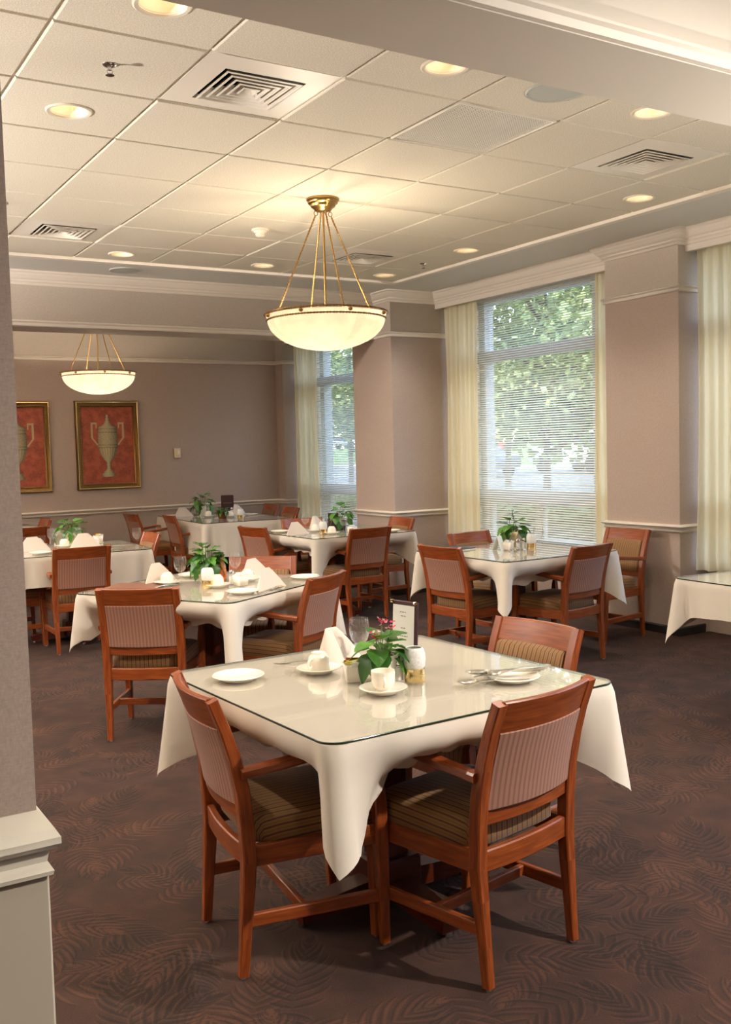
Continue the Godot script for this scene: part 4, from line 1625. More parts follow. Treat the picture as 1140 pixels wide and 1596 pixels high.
func cutlery(kind: int) -> Node3D:
	var called: String = ["spoon", "fork", "knife"][kind]
	var o := thing(called, "", called, Vector3.ZERO, 0, called + "s on the tables")
	var g := G.new()
	var path := []
	var sc := []
	for q in [[-0.105, 0.0030, 1.25], [-0.085, 0.0032, 1.3], [-0.05, 0.0045, 0.85], [0.0, 0.0080, 0.5], [0.03, 0.0075, 0.42], [0.045, 0.006, 0.5]]:
		path.append(Vector3(q[0], q[1], 0)); sc.append(Vector2(q[2], 1))
	g.sweep(path, chamfer(0.014, 0.0026, 0.0008), Vector3.UP, sc)
	part("handle", g, M.silverware, o)
	g = G.new()
	if kind == 0:
		g.grid(10, 10, func(u: float, v: float) -> Vector3:
			var a := u * TAU
			return Vector3(0.074 + 0.031 * v * cos(a), 0.0015 + 0.0075 * v * v, 0.0195 * v * sin(a)))
		part("bowl", g, M.silverware, o)
	elif kind == 1:
		g.sweep([Vector3(0.042, 0.006, 0), Vector3(0.056, 0.004, 0), Vector3(0.066, 0.004, 0)], chamfer(0.020, 0.0022, 0.0006), Vector3.UP, [Vector2(0.4, 1), Vector2(1, 1), Vector2(1.05, 1)])
		part("neck", g, M.silverware, o)
		for k in 4:
			g = G.new()
			var z := -0.0084 + 0.0056 * k
			g.sweep([Vector3(0.064, 0.004, z), Vector3(0.084, 0.0045, z), Vector3(0.106, 0.0085, z * 0.96)], rect(0.0030, 0.0020), Vector3.UP, [1.0, 0.9, 0.5])
			part("tine", g, M.silverware, o)
	else:
		g.sweep([Vector3(0.042, 0.006, 0), Vector3(0.07, 0.004, 0), Vector3(0.125, 0.003, 0.002)], chamfer(0.019, 0.002, 0.0006), Vector3.UP, [Vector2(0.5, 1), Vector2(1, 1), Vector2(0.5, 0.7)])
		part("blade", g, M.silverware, o)
	return o


func make_spoon() -> Node3D:
	return cutlery(0)


func make_fork() -> Node3D:
	return cutlery(1)


func make_knife() -> Node3D:
	return cutlery(2)


func leaf_mesh(m: Material, w: float, l: float, droop: float, lobes: float) -> ArrayMesh:
	var g := G.new()
	g.grid(8, 6, func(u: float, v: float) -> Vector3:
		var s := v * 2.0 - 1.0
		var half := w * pow(sin(PI * pow(u, 0.72)), 0.8) * (1.0 + lobes * 0.35 * sin(u * 17.0)) * 0.5 + 0.0006
		var y := -droop * l * u * u + 0.22 * absf(s) * half - 0.05 * half * sin(u * 12.0) * absf(s)
		return Vector3(s * half, y, u * l))
	var k := G.new()
	k.p = g.p; k.uv = g.uv; k.gr = g.gr
	return k.mesh(m)


# spec: pot material, pot radius, pot height, square or not, spread, height above the rim, number of leaves, leaf length, kind
func plant(label: String, at: Vector3, pot: String, r: float, h: float, square: bool, spread: float, tall: float, n: int, ll: float, kind: int, seed_: int, group := "table plants") -> Node3D:
	var t := thing("potted_plant", label, "plant", at, 0.3 * seed_, group)
	var rr := RandomNumberGenerator.new()
	rr.seed = seed_
	var g := G.new()
	if square:
		g.loft([ring4(r * 0.8, 0), ring4(r * 0.94, h * 0.8), ring4(r * 1.0, h * 0.82), ring4(r, h), ring4(r * 0.86, h), ring4(r * 0.84, h * 0.85)], true)
	else:
		g.lathe([Vector2(0, 0), Vector2(r * 0.70, 0), Vector2(r * 0.88, h * 0.74), Vector2(r, h * 0.76), Vector2(r * 1.02, h), Vector2(r * 0.90, h), Vector2(r * 0.86, h * 0.80), Vector2(0, h * 0.78)], 32)
	part("pot", g, M[pot], t)
	g = G.new()
	g.lathe([Vector2(0, h * 0.90), Vector2(r * 0.5, h * 0.89), Vector2(r * 0.86, h * 0.86), Vector2(r * 0.84, h * 0.80), Vector2(0, h * 0.80)], 16)
	part("soil", g, M.soil, t)
	var mats := ["leaf_green", "leaf_dark", "leaf_light"]
	var shapes := []
	for m in mats:
		for d in [0.15, 0.45, 0.8]:
			shapes.append(leaf_mesh(M[m], ll * (0.92 if kind == 0 else 0.66), ll, d, 0.0 if kind == 0 else 0.8))
	for i in n:
		var a := i * 2.39996 + rr.randf_range(-0.3, 0.3)
		var k := (i + 0.5) / n
		var up := tall * (1.0 - k) * rr.randf_range(0.75, 1.05)
		var out_ := spread * (0.15 + 0.60 * sqrt(k)) * rr.randf_range(0.6, 1.0)
		var p0 := Vector3(0, h * 0.9, 0) + Vector3(cos(a), 0, sin(a)) * r * 0.3
		var p1 := Vector3(cos(a) * out_, h * 0.95 + up, sin(a) * out_)
		g = G.new()
		g.tube([p0, p0.lerp(p1, 0.5) + Vector3.UP * 0.01, p1], 0.0016, 5, Vector3(0.3, 0.1, 1).normalized())
		part("stem", g, M.stem_green, t)
		var o := part("leaf", shapes[(i * 5 + seed_) % 3 * 3 + (2 if k > 0.7 else (1 if k > 0.35 else 0))], null, t)
		o.position = p1
		var tilt := lerpf(-0.35, 0.75, k) + rr.randf_range(-0.25, 0.25)
		o.basis = Basis(Vector3.UP, PI / 2 - a + rr.randf_range(-0.4, 0.4)) * Basis(Vector3.RIGHT, tilt) * Basis(Vector3.BACK, rr.randf_range(-0.4, 0.4))
		o.scale = Vector3.ONE * rr.randf_range(0.75, 1.1)
	return t


func ring4(r: float, y: float) -> PackedVector3Array:
	var o := PackedVector3Array()
	for v in rect(r * 2, r * 2, r * 0.18):
		o.append(Vector3(v.x, y, v.y))
	return o


func menu_stand(label: String, at: Vector3, turn: float, w: float, h: float, open_page: bool) -> void:
	var t := thing("menu_stand", label, "menu", at, turn, "upright menus")
	var tilt := Basis(Vector3.RIGHT, -0.06)
	var g := G.new()
	g.box(Vector3(0, h / 2 + 0.004, 0), Vector3(w, h, 0.008), 0.002, tilt)
	part("cover", g, M.maroon_leather, t)
	g = G.new()
	g.box(Vector3(0, 0.004, 0), Vector3(w * 0.98, 0.008, 0.07), 0.002)
	part("stand_foot", g, M.maroon_leather, t)
	for s in [-1, 1]:
		g = G.new()
		g.box(Vector3(s * (w / 2 - 0.004), h + 0.002, 0.004), Vector3(0.010, 0.010, 0.012), 0.002, tilt)
		part("corner_cap", g, M.polished_brass, t)
	if open_page:
		g = G.new()
		g.box(Vector3(-0.004, h / 2 + 0.002, 0.0055), Vector3(w * 0.86, h * 0.90, 0.001), 0.0, tilt)
		part("page", g, M.paper, t)
		g = G.new()
		var rr := RandomNumberGenerator.new()
		rr.seed = 5
		for q in [[0.86, 0.20], [0.80, 0.12], [0.62, 0.16], [0.56, 0.34], [0.50, 0.40], [0.42, 0.30], [0.36, 0.44], [0.30, 0.26], [0.24, 0.40], [0.18, 0.5]]:
			var x: float = -q[1] * w * 0.5
			while x < q[1] * w * 0.5:
				var l := rr.randf_range(0.004, 0.010)
				g.box(Vector3(x + l / 2 - 0.004, h * q[0], 0.0062), Vector3(l, 0.0028, 0.0004), 0.0, tilt)
				x += l + 0.003
		part("small_print", g, M.print_grey, t)
	else:
		g = G.new()
		for k in 14:
			g.box(Vector3(-w * 0.33 + w * 0.66 * k / 13.0, h * 0.56, 0.0045), Vector3(w * 0.030 if k % 4 else 0.003, 0.006, 0.0008), 0.0, tilt)
		part("gold_lettering", g, M.gold_print, t)


func packet_box(label: String, at: Vector3, turn: float, kind: int) -> void:
	var t := thing("sugar_caddy", label, "sugar caddy", at, turn, "white sugar caddies")
	var g := G.new()
	g.loft([ring4(0.024, 0), ring4(0.030, 0.004), ring4(0.034, 0.058), ring4(0.031, 0.058), ring4(0.027, 0.006)], true)
	part("caddy", g, M.china, t)
	var cols := ["sugar_packet", "sweet_packet", "paper"]
	for k in 8:
		g = G.new()
		g.box(Vector3(0, 0.036 + 0.004 * (k % 3), 0), Vector3(0.046, 0.060, 0.003), 0.0006)
		var o := part("packet", g, M[cols[0 if k < 4 else (1 if k < 7 else 2)]] if kind == 0 else M.paper, t)
		o.position = Vector3(0.004 * sin(k * 2.0), 0, -0.019 + 0.0054 * k)
		o.rotation = Vector3(0.25 if k > 4 else -0.05, 0.08 * sin(k * 3.1), 0.16 * sin(k * 1.7))


func shaker(label: String, at: Vector3) -> void:
	var t := thing("salt_shaker", label, "shaker", at, 0, "glass salt and pepper shakers")
	var g := G.new()
	g.lathe([Vector2(0, 0), Vector2(0.019, 0), Vector2(0.020, 0.003), Vector2(0.016, 0.05), Vector2(0.014, 0.062), Vector2(0.0125, 0.062), Vector2(0.0145, 0.05), Vector2(0.017, 0.005), Vector2(0, 0.004)], 20)
	part("glass_body", g, M.clear_glass, t)
	g = G.new()
	g.lathe([Vector2(0, 0.005), Vector2(0.0165, 0.006), Vector2(0.0145, 0.046), Vector2(0, 0.047)], 20)
	part("salt", g, M.salt_fill, t)
	g = G.new()
	g.lathe([Vector2(0, 0.060), Vector2(0.015, 0.060), Vector2(0.0155, 0.072), Vector2(0.012, 0.080), Vector2(0.006, 0.084), Vector2(0, 0.085)], 20)
	part("cap", g, M.chrome, t)


func tableware() -> void:
	var y := TT + 0.0005
	var v := func(x: float, z: float, up := 0.0) -> Vector3: return Vector3(x, y + up, z)
	# the nearest table
	put("plate", make_plate, "empty cream plate at the left corner of the nearest table", v.call(1.318, -2.992))
	cup_set("the ridged cup by the folded napkin on the nearest table", 1.580, -2.915, 3.5, true)
	cup_set("the cup in front of the flowering plant on the nearest table", 1.603, -2.545, -2.04, false)
	put("tent_a", make_tent_a, "pale folded napkin standing like a tent beside the glass on the nearest table", v.call(1.700, -3.035), 0.35)
	put("fork", make_fork, "fork lying behind the left saucer on the nearest table", v.call(1.605, -3.075), 2.9)
	put("goblet", make_goblet, "stemmed water glass beside the tent napkin on the nearest table", v.call(1.772, -2.962))
	packet_box("square white caddy of sugar packets on the nearest table", v.call(1.612, -2.735), -0.35, 0)
	var fp := plant("flowering plant with broad leaves and pink blossoms in a white pot", v.call(1.682, -2.668), "white_pot", 0.050, 0.090, false, 0.080, 0.065, 19, 0.078, 0, 21)
	var rr := RandomNumberGenerator.new()
	rr.seed = 8
	var bm := []
	for c in ["pink_petal", "pale_petal"]:
		var g := G.new()
		for k in 5:
			var a := TAU * k / 5
			g.sweep([Vector3.ZERO, Vector3(cos(a) * 0.004, 0.002, sin(a) * 0.004), Vector3(cos(a) * 0.0085, 0.0045, sin(a) * 0.0085)], rect(0.0050, 0.0012), Vector3.UP, [0.4, 1.0, 0.5])
		bm.append(g.mesh(M[c]))
	for k in 30:
		var cl := k % 3
		var c := Vector3([-0.042, 0.008, 0.040][cl], [0.160, 0.192, 0.178][cl], [0.03, -0.01, 0.0][cl])
		var o := part("blossom", bm[k % 5 / 3], null, fp)
		o.position = c + Vector3(rr.randf_range(-1, 1), rr.randf_range(-0.8, 0.8), rr.randf_range(-1, 1)) * 0.014
		o.rotation = Vector3(rr.randf_range(-0.9, 0.9), rr.randf() * TAU, rr.randf_range(-0.9, 0.9))
		o.scale = Vector3.ONE * 0.7
	for cl in 3:
		var g := G.new()
		g.tube([Vector3(0, 0.08, 0), Vector3([-0.03, 0.0, 0.02][cl], 0.13, [0.01, -0.01, 0.0][cl]), Vector3([-0.042, 0.008, 0.040][cl], [0.160, 0.192, 0.178][cl], [0.03, -0.01, 0.0][cl])], 0.0018, 5, Vector3(0.2, 0.1, 1).normalized())
		part("flower_stem", g, M.stem_green, fp)
	menu_stand("upright maroon menu holder with a printed page on the nearest table", v.call(1.838, -2.770), -1.38, 0.118, 0.228, true)
	put("votive", make_votive, "brass candle lamp with crackled white shade on the nearest table", v.call(1.766, -2.612))
	shaker("glass salt shaker half hidden behind the cup on the nearest table", v.call(1.722, -2.640))
	put("plate", make_plate, "cream plate holding spoons at the right corner of the nearest table", v.call(2.017, -2.425))
	for k in 5:
		var kind: String = ["spoon", "spoon", "fork", "knife", "spoon"][k]
		var o := put(kind, [make_spoon, make_spoon, make_fork, make_knife, make_spoon][k], ["front spoon of those piled", "middle spoon of those piled", "fork lying among the spoons", "knife lying among the spoons", "rear spoon of those piled"][k] + " on the right plate of the nearest table", v.call(2.020 + 0.006 * k - 0.01, -2.440 + 0.013 * (k - 2), 0.014 + 0.003 * k), PI - 0.32 + 0.13 * (k - 2))
		o.rotation.z = -0.03
		o.scale = Vector3(1.15, 1.5, 1.25)
	put("spoon", make_spoon, "spoon leaning off the plate edge at the right of the nearest table", v.call(1.935, -2.415, 0.003), 2.75)
	# the table left of centre
	var T2 := " on the table left of centre"
	var fo := thing("menu_folder", "closed brown menu folder lying flat" + T2, "menu", v.call(1.800, -5.470), 0.9)
	part("cover", boxm(Vector3(0, 0.0065, 0), Vector3(0.24, 0.005, 0.30), 0.002), M.brown_leather, fo)
	part("back_cover", boxm(Vector3(0.002, 0.002, 0.002), Vector3(0.24, 0.004, 0.30), 0.001), M.navy_leather, fo)
	put("fork", make_fork, "fork beside the folder" + T2, v.call(1.930, -5.375), 0.3)
	put("knife", make_knife, "knife beside the folder" + T2, v.call(1.905, -5.330), 0.42)
	put("tent_b", make_tent_b, "left-hand folded napkin leaning" + T2, v.call(1.975, -5.600), 0.6)
	cup_set("the left-hand cup" + T2, 1.975, -5.440, 0.5, true)
	cup_set("the cup before the bottle" + T2, 2.155, -5.135, 0.8, true)
	cup_set("the cup between the two right napkins" + T2, 2.395, -5.255, 0.2, true)
	put("goblet", make_goblet, "left-hand stemmed glass" + T2, v.call(2.055, -5.435))
	put("goblet", make_goblet, "right-hand stemmed glass beside the sauce bottle" + T2, v.call(2.385, -5.400))
	put("plate", make_plate, "plate behind the plant pot" + T2, v.call(2.225, -5.690))
	put("plate", make_plate, "front plate by the glass edge" + T2, v.call(2.165, -4.815))
	put("plate", make_plate, "plate at the right corner" + T2, v.call(2.700, -5.115))
	plant("bushy bright green plant in an ivory pot" + T2, v.call(2.205, -5.390), "ivory_pot", 0.064, 0.095, false, 0.115, 0.12, 60, 0.078, 1, 6)
	put("votive", make_votive, "brass candle lamp in front of the bushy plant" + T2, v.call(2.105, -5.150))
	var sb := thing("sauce_bottle", "small sauce bottle with orange label and black cap", "bottle", v.call(2.272, -5.330))
	var g3 := G.new()
	g3.lathe([Vector2(0, 0), Vector2(0.021, 0), Vector2(0.022, 0.003), Vector2(0.022, 0.085), Vector2(0.018, 0.098), Vector2(0.011, 0.112), Vector2(0.0095, 0.140), Vector2(0.0095, 0.150), Vector2(0, 0.150)], 24)
	part("glass", g3, M.sauce_glass, sb)
	g3 = G.new()
	g3.lathe([Vector2(0.0215, 0.018), Vector2(0.0226, 0.018), Vector2(0.0226, 0.072), Vector2(0.0215, 0.072)], 24)
	part("label", g3, M.sauce_label, sb)
	g3 = G.new()
	g3.lathe([Vector2(0, 0.146), Vector2(0.0115, 0.146), Vector2(0.0115, 0.170), Vector2(0.010, 0.172), Vector2(0, 0.172)], 20)
	part("cap", g3, M.black_plastic, sb)
	shaker("salt shaker between the bottle and white packet caddy" + T2, v.call(2.262, -5.180))
	packet_box("white caddy of white packets" + T2, v.call(2.285, -5.105), 0.25, 1)
	put("tent_b", make_tent_b, "rear folded napkin behind the cup" + T2, v.call(2.500, -5.395), 0.5)
	put("tent_b", make_tent_b, "front folded napkin with open fold, near the right edge" + T2, v.call(2.355, -4.905), 0.62)
	put("spoon", make_spoon, "spoon beside the front plate" + T2, v.call(2.325, -4.800), 0.5)
	put("knife", make_knife, "knife beside the front plate" + T2, v.call(2.255, -4.905), 2.4)
	# the far-left table
	var T3 := " on the far-left table"
	cup_set("the leftmost cup" + T3, 1.985, -8.560, 0.5, true)
	cup_set("the cup in front of the plant" + T3, 2.135, -8.300, 0.5, true)
	cup_set("the cup right of the tent napkin" + T3, 2.400, -8.330, 0.5, true)
	put("goblet", make_goblet, "left-hand stemmed glass" + T3, v.call(2.058, -8.400))
	put("goblet", make_goblet, "stemmed glass right of the plant" + T3, v.call(2.255, -8.340))
	put("plate", make_plate, "plate at the front left edge" + T3, v.call(1.840, -7.880))
	plant("arching fern-like plant in an ivory pot" + T3, v.call(2.250, -8.540), "ivory_pot", 0.058, 0.10, false, 0.17, 0.12, 30, 0.085, 1, 9)
	put("tent_a", make_tent_a, "tent napkin behind the plant" + T3, v.call(2.190, -8.600), 0.2)
	put("tent_b", make_tent_b, "tent napkin in front" + T3, v.call(2.290, -8.225), 0.2)
	put("tent_b", make_tent_b, "tent napkin at the left edge" + T3, v.call(1.870, -8.200), 0.2)
	packet_box("white caddy with an orange packet" + T3, v.call(2.505, -8.590), 0.2, 0)
	put("goblet", make_goblet, "stemmed glass at the right corner" + T3, v.call(2.610, -7.860))
	put("spoon", make_spoon, "spoon at the front edge" + T3, v.call(2.345, -7.740), 0.3)
	put("fork", make_fork, "fork at the front edge" + T3, v.call(2.300, -7.800), 0.4)
	# the narrow-window table
	var T4 := " on the narrow-window table"
	put("plate", make_plate, "plate at the left corner" + T4, v.call(4.075, -8.190))
	put("tent_b", make_tent_b, "large tent napkin at the front left" + T4, v.call(4.085, -7.880), 0.35)
	put("tent_a", make_tent_a, "tent napkin standing between the glasses" + T4, v.call(4.505, -8.300), 0.35)
	cup_set("the rear cup" + T4, 4.335, -7.990, 0.5, true)
	cup_set("the front cup by the candle lamp" + T4, 4.315, -7.640, 0.5, true)
	put("goblet", make_goblet, "left-hand stemmed glass" + T4, v.call(4.335, -8.175))
	put("goblet", make_goblet, "middle stemmed glass" + T4, v.call(4.430, -8.010))
	put("goblet", make_goblet, "right-hand stemmed glass under the plant" + T4, v.call(4.450, -7.660))
	put("votive", make_votive, "brass candle lamp" + T4, v.call(4.262, -7.700))
	menu_stand("small closed maroon menu standing left of the plant" + T4, v.call(4.590, -8.090), -0.5, 0.10, 0.15, false)
	plant("tall leafy plant in a dark pot" + T4, v.call(4.605, -7.975), "soil", 0.055, 0.09, false, 0.13, 0.15, 18, 0.085, 0, 3)
	packet_box("white packet caddy" + T4, v.call(4.490, -7.580), 0.2, 1)
	put("plate", make_plate, "plate at the right edge" + T4, v.call(4.815, -7.450))
	put("fork", make_fork, "fork along the front left edge" + T4, v.call(4.010, -7.700), 0.2)
	put("knife", make_knife, "knife along the front left edge" + T4, v.call(4.100, -7.640), 0.2)
	# the long back table
	var T5 := " on the long back table"
	put("tent_b", make_tent_b, "left-hand tent napkin" + T5, v.call(4.300, -11.200), 0.3)
	put("plate", make_plate, "plate left of the left tent napkin" + T5, v.call(4.210, -11.330))
	plant("arching leafy plant in a white pot" + T5, v.call(4.555, -11.230), "white_pot", 0.056, 0.11, false, 0.16, 0.16, 30, 0.090, 1, 12)
	put("goblet", make_goblet, "stemmed glass right of the white pot" + T5, v.call(4.515, -10.980))
	cup_set("the left-hand cup" + T5, 4.470, -10.840, 0.5, true)
	cup_set("the right-hand cup" + T5, 4.650, -10.620, 0.5, true)
	plant("low yellow-green plant in a brown metal bowl" + T5, v.call(4.460, -10.400), "copper_bowl", 0.062, 0.085, false, 0.10, 0.04, 22, 0.055, 1, 14)
	menu_stand("closed maroon menu with gold lettering standing up" + T5, v.call(4.960, -11.400), -0.38, 0.155, 0.215, false)
	put("votive", make_votive, "brass candle lamp" + T5, v.call(4.600, -10.220))
	put("tent_a", make_tent_a, "right-hand tent napkin" + T5, v.call(4.880, -10.960), 0.3)
	put("plate", make_plate, "plate at the right end" + T5, v.call(4.950, -10.690))
	shaker("salt shaker between the menu and right-hand cup" + T5, v.call(4.880, -11.100))
	# the corner table
	var T6 := " on the corner table"
	var nf := thing("menu_folder", "closed navy folder lying flat over papers" + T6, "menu", v.call(4.265, -5.790), 0.15)
	part("papers", boxm(Vector3(0.006, 0.003, 0.006), Vector3(0.28, 0.006, 0.22), 0.001), M.paper, nf)
	part("cover", boxm(Vector3(0, 0.009, 0), Vector3(0.28, 0.006, 0.22), 0.002), M.navy_leather, nf)
	plant("leafy plant with one tall shoot in a square ivory pot" + T6, v.call(4.640, -5.545), "ivory_pot", 0.066, 0.125, true, 0.12, 0.10, 16, 0.085, 0, 17)
	var tall := protos_last()
	var g4 := G.new()
	g4.tube([Vector3(0, 0.11, 0), Vector3(0.01, 0.2, 0), Vector3(0.0, 0.27, 0.01)], 0.003, 6, Vector3.BACK)
	part("tall_shoot", g4, M.stem_green, tall)
	for k in 8:
		var o := part("leaf", leaf_mesh(M.leaf_green, 0.034, 0.05, 0.4, 0.6), null, tall)
		o.position = Vector3(0.004, 0.17 + 0.014 * k, 0.004)
		o.basis = Basis(Vector3.UP, k * 2.4) * Basis(Vector3.RIGHT, -0.4)
	var cd := thing("table_card", "folded blank white card standing left of the square pot" + T6, "card", v.call(4.470, -5.500), 0.45)
	var g5 := G.new()
	for s in [-1, 1]:
		g5.box(Vector3(0, 0.052, 0.018 * s), Vector3(0.075, 0.108, 0.0016), 0.0, Basis(Vector3.RIGHT, -0.33 * s))
	part("card", g5, M.paper, cd)
	packet_box("white packet caddy in front of the square pot" + T6, v.call(4.530, -5.470), 0.5, 1)
	var ws := thing("wire_stand", "small twisted silver wire stand lying before the caddy" + T6, "stand", v.call(4.470, -5.330))
	for k in 3:
		var loop := []
		for i in 20:
			var a := TAU * i / 20
			loop.append(Vector3(cos(a) * 0.030, 0.018 + sin(a) * 0.015, 0).rotated(Vector3.UP, k * 1.05) + Vector3(0.012 * (k - 1), 0, 0))
		var g6 := G.new()
		g6.tube(loop, 0.0022, 6, Vector3(0.31, 0.12, 0.94).normalized(), [], true)
		part("wire_loop", g6, M.silverware, ws)
	shaker("left of the two shakers" + T6, v.call(4.595, -5.440))
	shaker("right of the two shakers" + T6, v.call(4.645, -5.440))
	put("votive", make_votive, "brass candle lamp" + T6, v.call(4.685, -5.400))
	put("goblet", make_goblet, "stemmed glass at the right of the brass lamp" + T6, v.call(4.770, -5.420))
	# back-left corner
	put("plate", make_plate, "plate on the back-left corner table", v.call(2.400, -10.720))


func cup_set(where: String, x: float, z: float, turn: float, flip: bool) -> void:
	var at := Vector3(x, TT + 0.0005, z)
	put("saucer", make_saucer, "cream saucer under " + where, at)
	if flip:
		put("upturned", make_upturned_cup, "upside-down cream cup, " + where, at + Vector3(0, 0.0082, 0), turn)
	else:
		put("cup", make_cup, "upright cream cup, " + where, at + Vector3(0, 0.0082, 0), turn)


func protos_last() -> Node3D:
	var best: Node3D
	for o in get_children():
		if String(o.name).begins_with("potted_plant"):
			best = o
	return best


# ---------------------------------------------------------------- on the walls
func wall_things() -> void:
	var im := urn_print()
	var m := mat("urn_print", Color.WHITE, 0.6)
	m.albedo_texture = im
	picture("gold framed print of a pale two-handled urn on red ground", Vector3(3.667, 1.625, -12.0), m)
	picture("left-hand gold framed red print cut off by the picture edge", Vector3(2.585, 1.622, -12.0), m)
	var t := thing("thermostat", "small ivory thermostat on the back wall right of the framed urn", "thermostat", Vector3(4.55, 1.50, -12.0))
	part("body", boxm(Vector3(0, 0, 0.016), Vector3(0.085, 0.115, 0.032), 0.006), M.ivory_pot, t)
	part("top_edge", boxm(Vector3(0, 0.060, 0.014), Vector3(0.090, 0.010, 0.03), 0.002), M.china, t)
	part("dial", boxm(Vector3(0.012, 0.015, 0.034), Vector3(0.035, 0.045, 0.004), 0.001), M.china, t)
	t = thing("wall_outlet", "steel outlet plate low on the right pier behind the chair", "outlet", Vector3(5.945, 0.41, -5.515), -PI / 2)
	part("plate", boxm(Vector3(0, 0, 0.003), Vector3(0.072, 0.116, 0.006), 0.002), M.speaker_grey, t)
	for s in [-1, 1]:
		part("socket", boxm(Vector3(0, 0.022 * s, 0.007), Vector3(0.030, 0.026, 0.003), 0.001), M.china, t)


func picture(label: String, at: Vector3, m: Material) -> void:
	var t := thing("framed_print", label, "picture", at, 0, "gold framed prints")
	var g := G.new()
	var path := func(x: float, y: float) -> Array: return [Vector2(-x, -y), Vector2(-x, y), Vector2(x, y), Vector2(x, -y)]
	g.molding(path.call(0.320, 0.465), [Vector2(0.0, 0.008), Vector2(0.0, 0.024), Vector2(-0.012, 0.034), Vector2(-0.030, 0.036), Vector2(-0.050, 0.046), Vector2(-0.066, 0.040), Vector2(-0.074, 0.016), Vector2(-0.074, 0.002)], true, Vector3.ZERO, Vector3.RIGHT, Vector3.UP, Vector3.BACK)
	part("frame", g, M.old_brass, t)
	# beaded ornament along the inner lip
	var bead := G.new()
	bead.lathe([Vector2(0, 0.007), Vector2(0.008, 0.005), Vector2(0.011, 0), Vector2(0.008, -0.005), Vector2(0, -0.007)], 8)
	g = G.new()
	for s in [-1, 1]:
		for k in 30:
			g.box(Vector3(0.334 * s, -0.46 + 0.92 * (k + 0.5) / 30, 0.036), Vector3(0.014, 0.020, 0.010), 0.004)
		for k in 21:
			g.box(Vector3(-0.32 + 0.64 * (k + 0.5) / 21, 0.479 * s, 0.036), Vector3(0.020, 0.014, 0.010), 0.004)
	part("beaded_lip", g, M.old_brass, t)
	g = G.new()
	for s in [-1, 1]:
		g.box(Vector3(0.375 * s, 0, 0.045), Vector3(0.012, 1.06, 0.008), 0.003)
		g.box(Vector3(0, 0.520 * s, 0.045), Vector3(0.77, 0.012, 0.008), 0.003)
	part("gilt_ridge", g, M.polished_brass, t)
	g = G.new()
	g.box(Vector3(0, 0, 0.006), Vector3(0.645, 0.935, 0.010))
	part("backing", g, M.soil, t)
	g = G.new()
	g.quad(Vector3(-0.321, 0.466, 0.0125), Vector3(0.321, 0.466, 0.0125), Vector3(0.321, -0.466, 0.0125), Vector3(-0.321, -0.466, 0.0125), Vector2(0, 0), Vector2(1, 0), Vector2(1, 1), Vector2(0, 1))
	part("print", g, m, t)


func urn_print() -> ImageTexture:
	var n := noise(41, 0.02, 4)
	var n2 := noise(42, 0.08, 3)
	# half widths of the urn from the finial down, in fractions of the print
	var prof := [[0.10, 0.0], [0.105, 0.022], [0.125, 0.032], [0.14, 0.018], [0.15, 0.040], [0.17, 0.030], [0.185, 0.045], [0.215, 0.065], [0.245, 0.115], [0.255, 0.165], [0.275, 0.185], [0.285, 0.172], [0.32, 0.182], [0.40, 0.192], [0.50, 0.190], [0.51, 0.200], [0.525, 0.185], [0.56, 0.178], [0.62, 0.150], [0.68, 0.095], [0.72, 0.045], [0.74, 0.032], [0.75, 0.052], [0.76, 0.038], [0.80, 0.036], [0.83, 0.065], [0.845, 0.100], [0.86, 0.092], [0.865, 0.125], [0.91, 0.130], [0.912, 0.0]]
	return tex(240, 346, func(x, y):
		var u: float = x / 240.0 - 0.5
		var v: float = y / 346.0
		var c: Color = c8(168, 84, 56).lerp(c8(136, 60, 42), clampf(0.5 + n.get_noise_2d(x, y) * 1.2, 0, 1))
		c = c.lerp(c8(178, 96, 62), clampf(n2.get_noise_2d(x, y) * 0.9, 0, 0.4))
		var w := -1.0
		for k in prof.size() - 1:
			if v >= prof[k][0] and v < prof[k + 1][0]:
				w = lerpf(prof[k][1], prof[k + 1][1], (v - prof[k][0]) / (prof[k + 1][0] - prof[k][0]))
		var au := absf(u)
		# square handles: up from the shoulder, then tapering back to the body
		var inside := false
		if v > 0.205 and v < 0.50:
			var outer := 0.30 if v < 0.40 else lerpf(0.30, 0.19, (v - 0.40) / 0.10)
			if absf(au - outer) < 0.018:
				inside = true
		if absf(v - 0.212) < 0.011 and au > 0.21 and au < 0.318:
			inside = true
		if v > 0.205 and v < 0.28 and absf(au - 0.215) < 0.014:
			inside = true
		if w > 0.0 and au < w:
			var t := u / w
			var sh := 0.86 - 0.30 * t * t - 0.14 * t + 0.10 * n2.get_noise_2d(x * 2.0, y * 2.0)
			if v > 0.335 and v < 0.49:           # the carved band
				sh += 0.20 * n2.get_noise_2d(x * 3.0 + 80, y * 3.0)
			if v > 0.53 and v < 0.68:           # gadroons
				sh += 0.07 * sin(t * 22.0)
			for b in [0.33, 0.495, 0.53, 0.285]:
				if absf(v - b) < 0.004:
					sh -= 0.2
			return Color(0.80 * sh, 0.73 * sh, 0.56 * sh)
		if inside:
			return c8(176, 158, 118)
		return c)


# ---------------------------------------------------------------- outdoors
func ground_y(x: float) -> float:
	return -0.05 + 0.35 * smoothstep(12.0, 33.0, x) + 1.25 * smoothstep(34.0, 58.0, x)


func strip(called: String, x0: float, x1: float, n: int, m: Material, up := 0.0) -> void:
	var g := G.new()
	for i in n:
		var a := lerpf(x0, x1, float(i) / n)
		var b := lerpf(x0, x1, float(i + 1) / n)
		g.g = 1
		g.quad(Vector3(a, ground_y(a) + up, -220), Vector3(b, ground_y(b) + up, -220), Vector3(b, ground_y(b) + up, 40), Vector3(a, ground_y(a) + up, 40), Vector2(a, -220), Vector2(b, -220), Vector2(b, 40), Vector2(a, 40), 1)
	struct(called, g, m)


